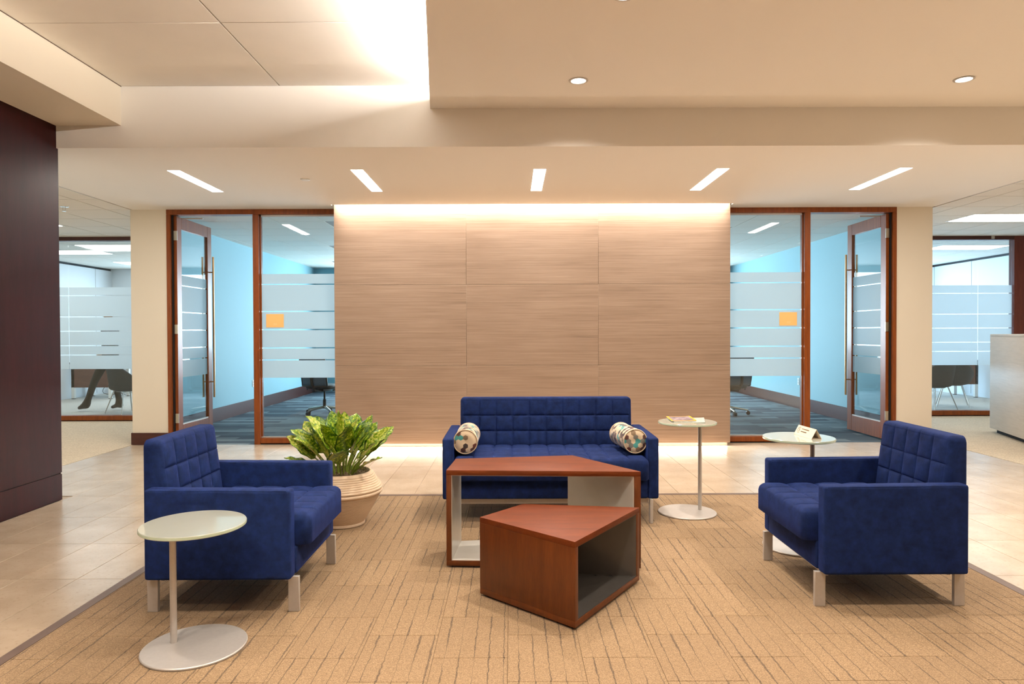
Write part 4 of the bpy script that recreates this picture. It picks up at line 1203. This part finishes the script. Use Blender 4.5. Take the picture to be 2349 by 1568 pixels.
# ------------------------------------------------------------------ person in the far office, mid-stride behind the frosted band
def person(loc, rz):
    J = {}
    pts = [('pelvis', (0, 0, 0.96), (0.13, 0.105)), ('waist', (0, 0, 1.10), (0.125, 0.095)), ('chest', (0.01, 0, 1.32), (0.15, 0.11)), ('neckb', (0.01, 0, 1.48), (0.07, 0.065)),
           ('neck', (0.02, 0, 1.54), (0.052, 0.052)), ('head0', (0.03, 0, 1.62), (0.078, 0.09)), ('head1', (0.03, 0, 1.70), (0.078, 0.098)), ('head2', (0.02, 0, 1.77), (0.05, 0.06)),
           ('hipL', (0.01, 0.09, 0.90), (0.088, 0.088)), ('kneeL', (0.22, 0.09, 0.50), (0.060, 0.062)), ('ankL', (0.36, 0.09, 0.105), (0.043, 0.045)), ('toeL', (0.50, 0.10, 0.045), (0.038, 0.028)), ('heelL', (0.315, 0.09, 0.055), (0.036, 0.034)),
           ('hipR', (-0.01, -0.09, 0.90), (0.088, 0.088)), ('kneeR', (-0.02, -0.09, 0.49), (0.060, 0.062)), ('ankR', (-0.11, -0.09, 0.10), (0.043, 0.045)), ('toeR', (0.05, -0.10, 0.040), (0.038, 0.028)), ('heelR', (-0.15, -0.09, 0.045), (0.036, 0.034)),
           ('shL', (0.0, 0.175, 1.44), (0.058, 0.058)), ('elL', (-0.10, 0.24, 1.17), (0.042, 0.042)), ('wrL', (0.04, 0.25, 0.95), (0.028, 0.032)), ('haL', (0.08, 0.25, 0.87), (0.02, 0.038)),
           ('shR', (0.0, -0.175, 1.44), (0.058, 0.058)), ('elR', (0.03, -0.24, 1.17), (0.042, 0.042)), ('wrR', (0.18, -0.24, 1.00), (0.028, 0.032)), ('haR', (0.24, -0.24, 0.95), (0.02, 0.038))]
    ed = [('pelvis', 'waist'), ('waist', 'chest'), ('chest', 'neckb'), ('neckb', 'neck'), ('neck', 'head0'), ('head0', 'head1'), ('head1', 'head2'), ('pelvis', 'hipL'), ('hipL', 'kneeL'), ('kneeL', 'ankL'), ('ankL', 'toeL'), ('ankL', 'heelL'),
          ('pelvis', 'hipR'), ('hipR', 'kneeR'), ('kneeR', 'ankR'), ('ankR', 'toeR'), ('ankR', 'heelR'), ('chest', 'shL'), ('shL', 'elL'), ('elL', 'wrL'), ('wrL', 'haL'), ('chest', 'shR'), ('shR', 'elR'), ('elR', 'wrR'), ('wrR', 'haR')]
    hand = []
    for s, (wx, wy, wz), dx in (('L', (0.08, 0.25, 0.87), (0.25, 0, -0.97)), ('R', (0.24, -0.24, 0.95), (0.80, 0, -0.6))):
        dv = Vector(dx).normalized()
        for q in range(4):
            o = Vector((0.0, 0, 0))+Vector((dv.z, 0, -dv.x)).normalized()*(-0.026+0.0175*q); b0 = Vector((wx, wy, wz))+o
            Lq = (0.070, 0.082, 0.078, 0.060)[q]
            hand.append(('f%s%da' % (s, q), b0+dv*0.03, (0.0095, 0.0095), 'ha'+s)); hand.append(('f%s%db' % (s, q), b0+dv*(0.03+Lq*0.55)+Vector((0, -0.008 if s == 'L' else 0.008, 0)), (0.0085, 0.0085), 'f%s%da' % (s, q)))
            hand.append(('f%s%dc' % (s, q), b0+dv*(0.03+Lq)+Vector((0, -0.024 if s == 'L' else 0.024, 0)), (0.0075, 0.0075), 'f%s%db' % (s, q)))
        tb = Vector((wx, wy, wz))+Vector((dv.z, 0, -dv.x)).normalized()*(-0.04)+dv*0.0
        hand.append(('t%sa' % s, tb, (0.010, 0.010), 'wr'+s)); hand.append(('t%sb' % s, tb+dv*0.045+Vector((0, -0.012 if s == 'L' else 0.012, 0)), (0.0085, 0.0085), 't%sa' % s))
    names = [p[0] for p in pts]+[h[0] for h in hand]; idx = {n: i for i, n in enumerate(names)}
    co = [p[1] for p in pts]+[tuple(h[1]) for h in hand]; rad = [p[2] for p in pts]+[h[2] for h in hand]
    edges = [(idx[a], idx[b]) for a, b in ed]+[(idx[h[3]], idx[h[0]]) for h in hand]
    me = bpy.data.meshes.new('person_skeleton'); me.from_pydata(co, edges, []); me.update()
    ob = bpy.data.objects.new('person_skeleton', me); C.objects.link(ob)
    ob.modifiers.new('skin', 'SKIN')
    for i, r in enumerate(rad): me.skin_vertices[0].data[i].radius = r; me.skin_vertices[0].data[i].use_root = (i == 0)
    ss = ob.modifiers.new('sub', 'SUBSURF'); ss.levels = 2; ss.render_levels = 2
    dg = bpy.context.evaluated_depsgraph_get(); dg.update()
    bm_me = bpy.data.meshes.new_from_object(ob.evaluated_get(dg))
    bpy.data.objects.remove(ob)
    bm_me.name = 'body'
    mats = [plain('grey_trousers', lin(62, 56, 48), 0.85, noise=0.15, nscale=80), plain('black_shoe', lin(52, 46, 40), 0.5, noise=0.1), plain('grey_shirt', lin(120, 122, 126), 0.85, noise=0.05), plain('skin', lin(205, 160, 130), 0.55, noise=0.04)]
    for m in mats: bm_me.materials.append(m)
    for p in bm_me.polygons:
        p.use_smooth = True; z, x, y = p.center.z, p.center.x, abs(p.center.y)
        if z < 0.085: i_ = 1
        elif z < 1.03 and y < 0.185: i_ = 0
        elif z > 1.51 or (y > 0.18 and z < 0.99): i_ = 3
        else: i_ = 2
        p.material_index = i_
    e = empty('person', loc, rz); tag(e, 'person in dark trousers mid-stride behind frosted office glass', 'person')
    b = bpy.data.objects.new('body', bm_me); C.objects.link(b); b.parent = e
    # face and hair
    lathe('hair', [(0.098, 1.665), (0.104, 1.70), (0.098, 1.75), (0.07, 1.795), (0.03, 1.812), (0.001, 1.815)], plain('dark_hair', lin(44, 34, 28), 0.7, noise=0.2), e, 24, (0.005, 0, 0), 60)
    for s in (-1, 1):
        lathe('eye', [(0.001, -0.010), (0.007, -0.007), (0.010, 0), (0.007, 0.007), (0.001, 0.010)], MT['white_plastic'], e, 12, (0.108, s*0.032, 1.668), 60)
        tube('ear', [(0.03, s*0.094, 1.64), (0.02, s*0.104, 1.665), (0.03, s*0.098, 1.69)], [0.008, 0.012, 0.008], mats[3], e, 8)
    tube('nose', [(0.112, 0, 1.672), (0.130, 0, 1.645), (0.120, 0, 1.632)], [0.008, 0.013, 0.010], mats[3], e, 8)
    tube('mouth', [(0.105, -0.024, 1.604), (0.114, 0, 1.602), (0.105, 0.024, 1.604)], [0.004, 0.006, 0.004], plain('lips', lin(170, 100, 90), 0.5, noise=0.05), e, 8)
    return e
person((-6.82, 11.55, 0.003), PI)
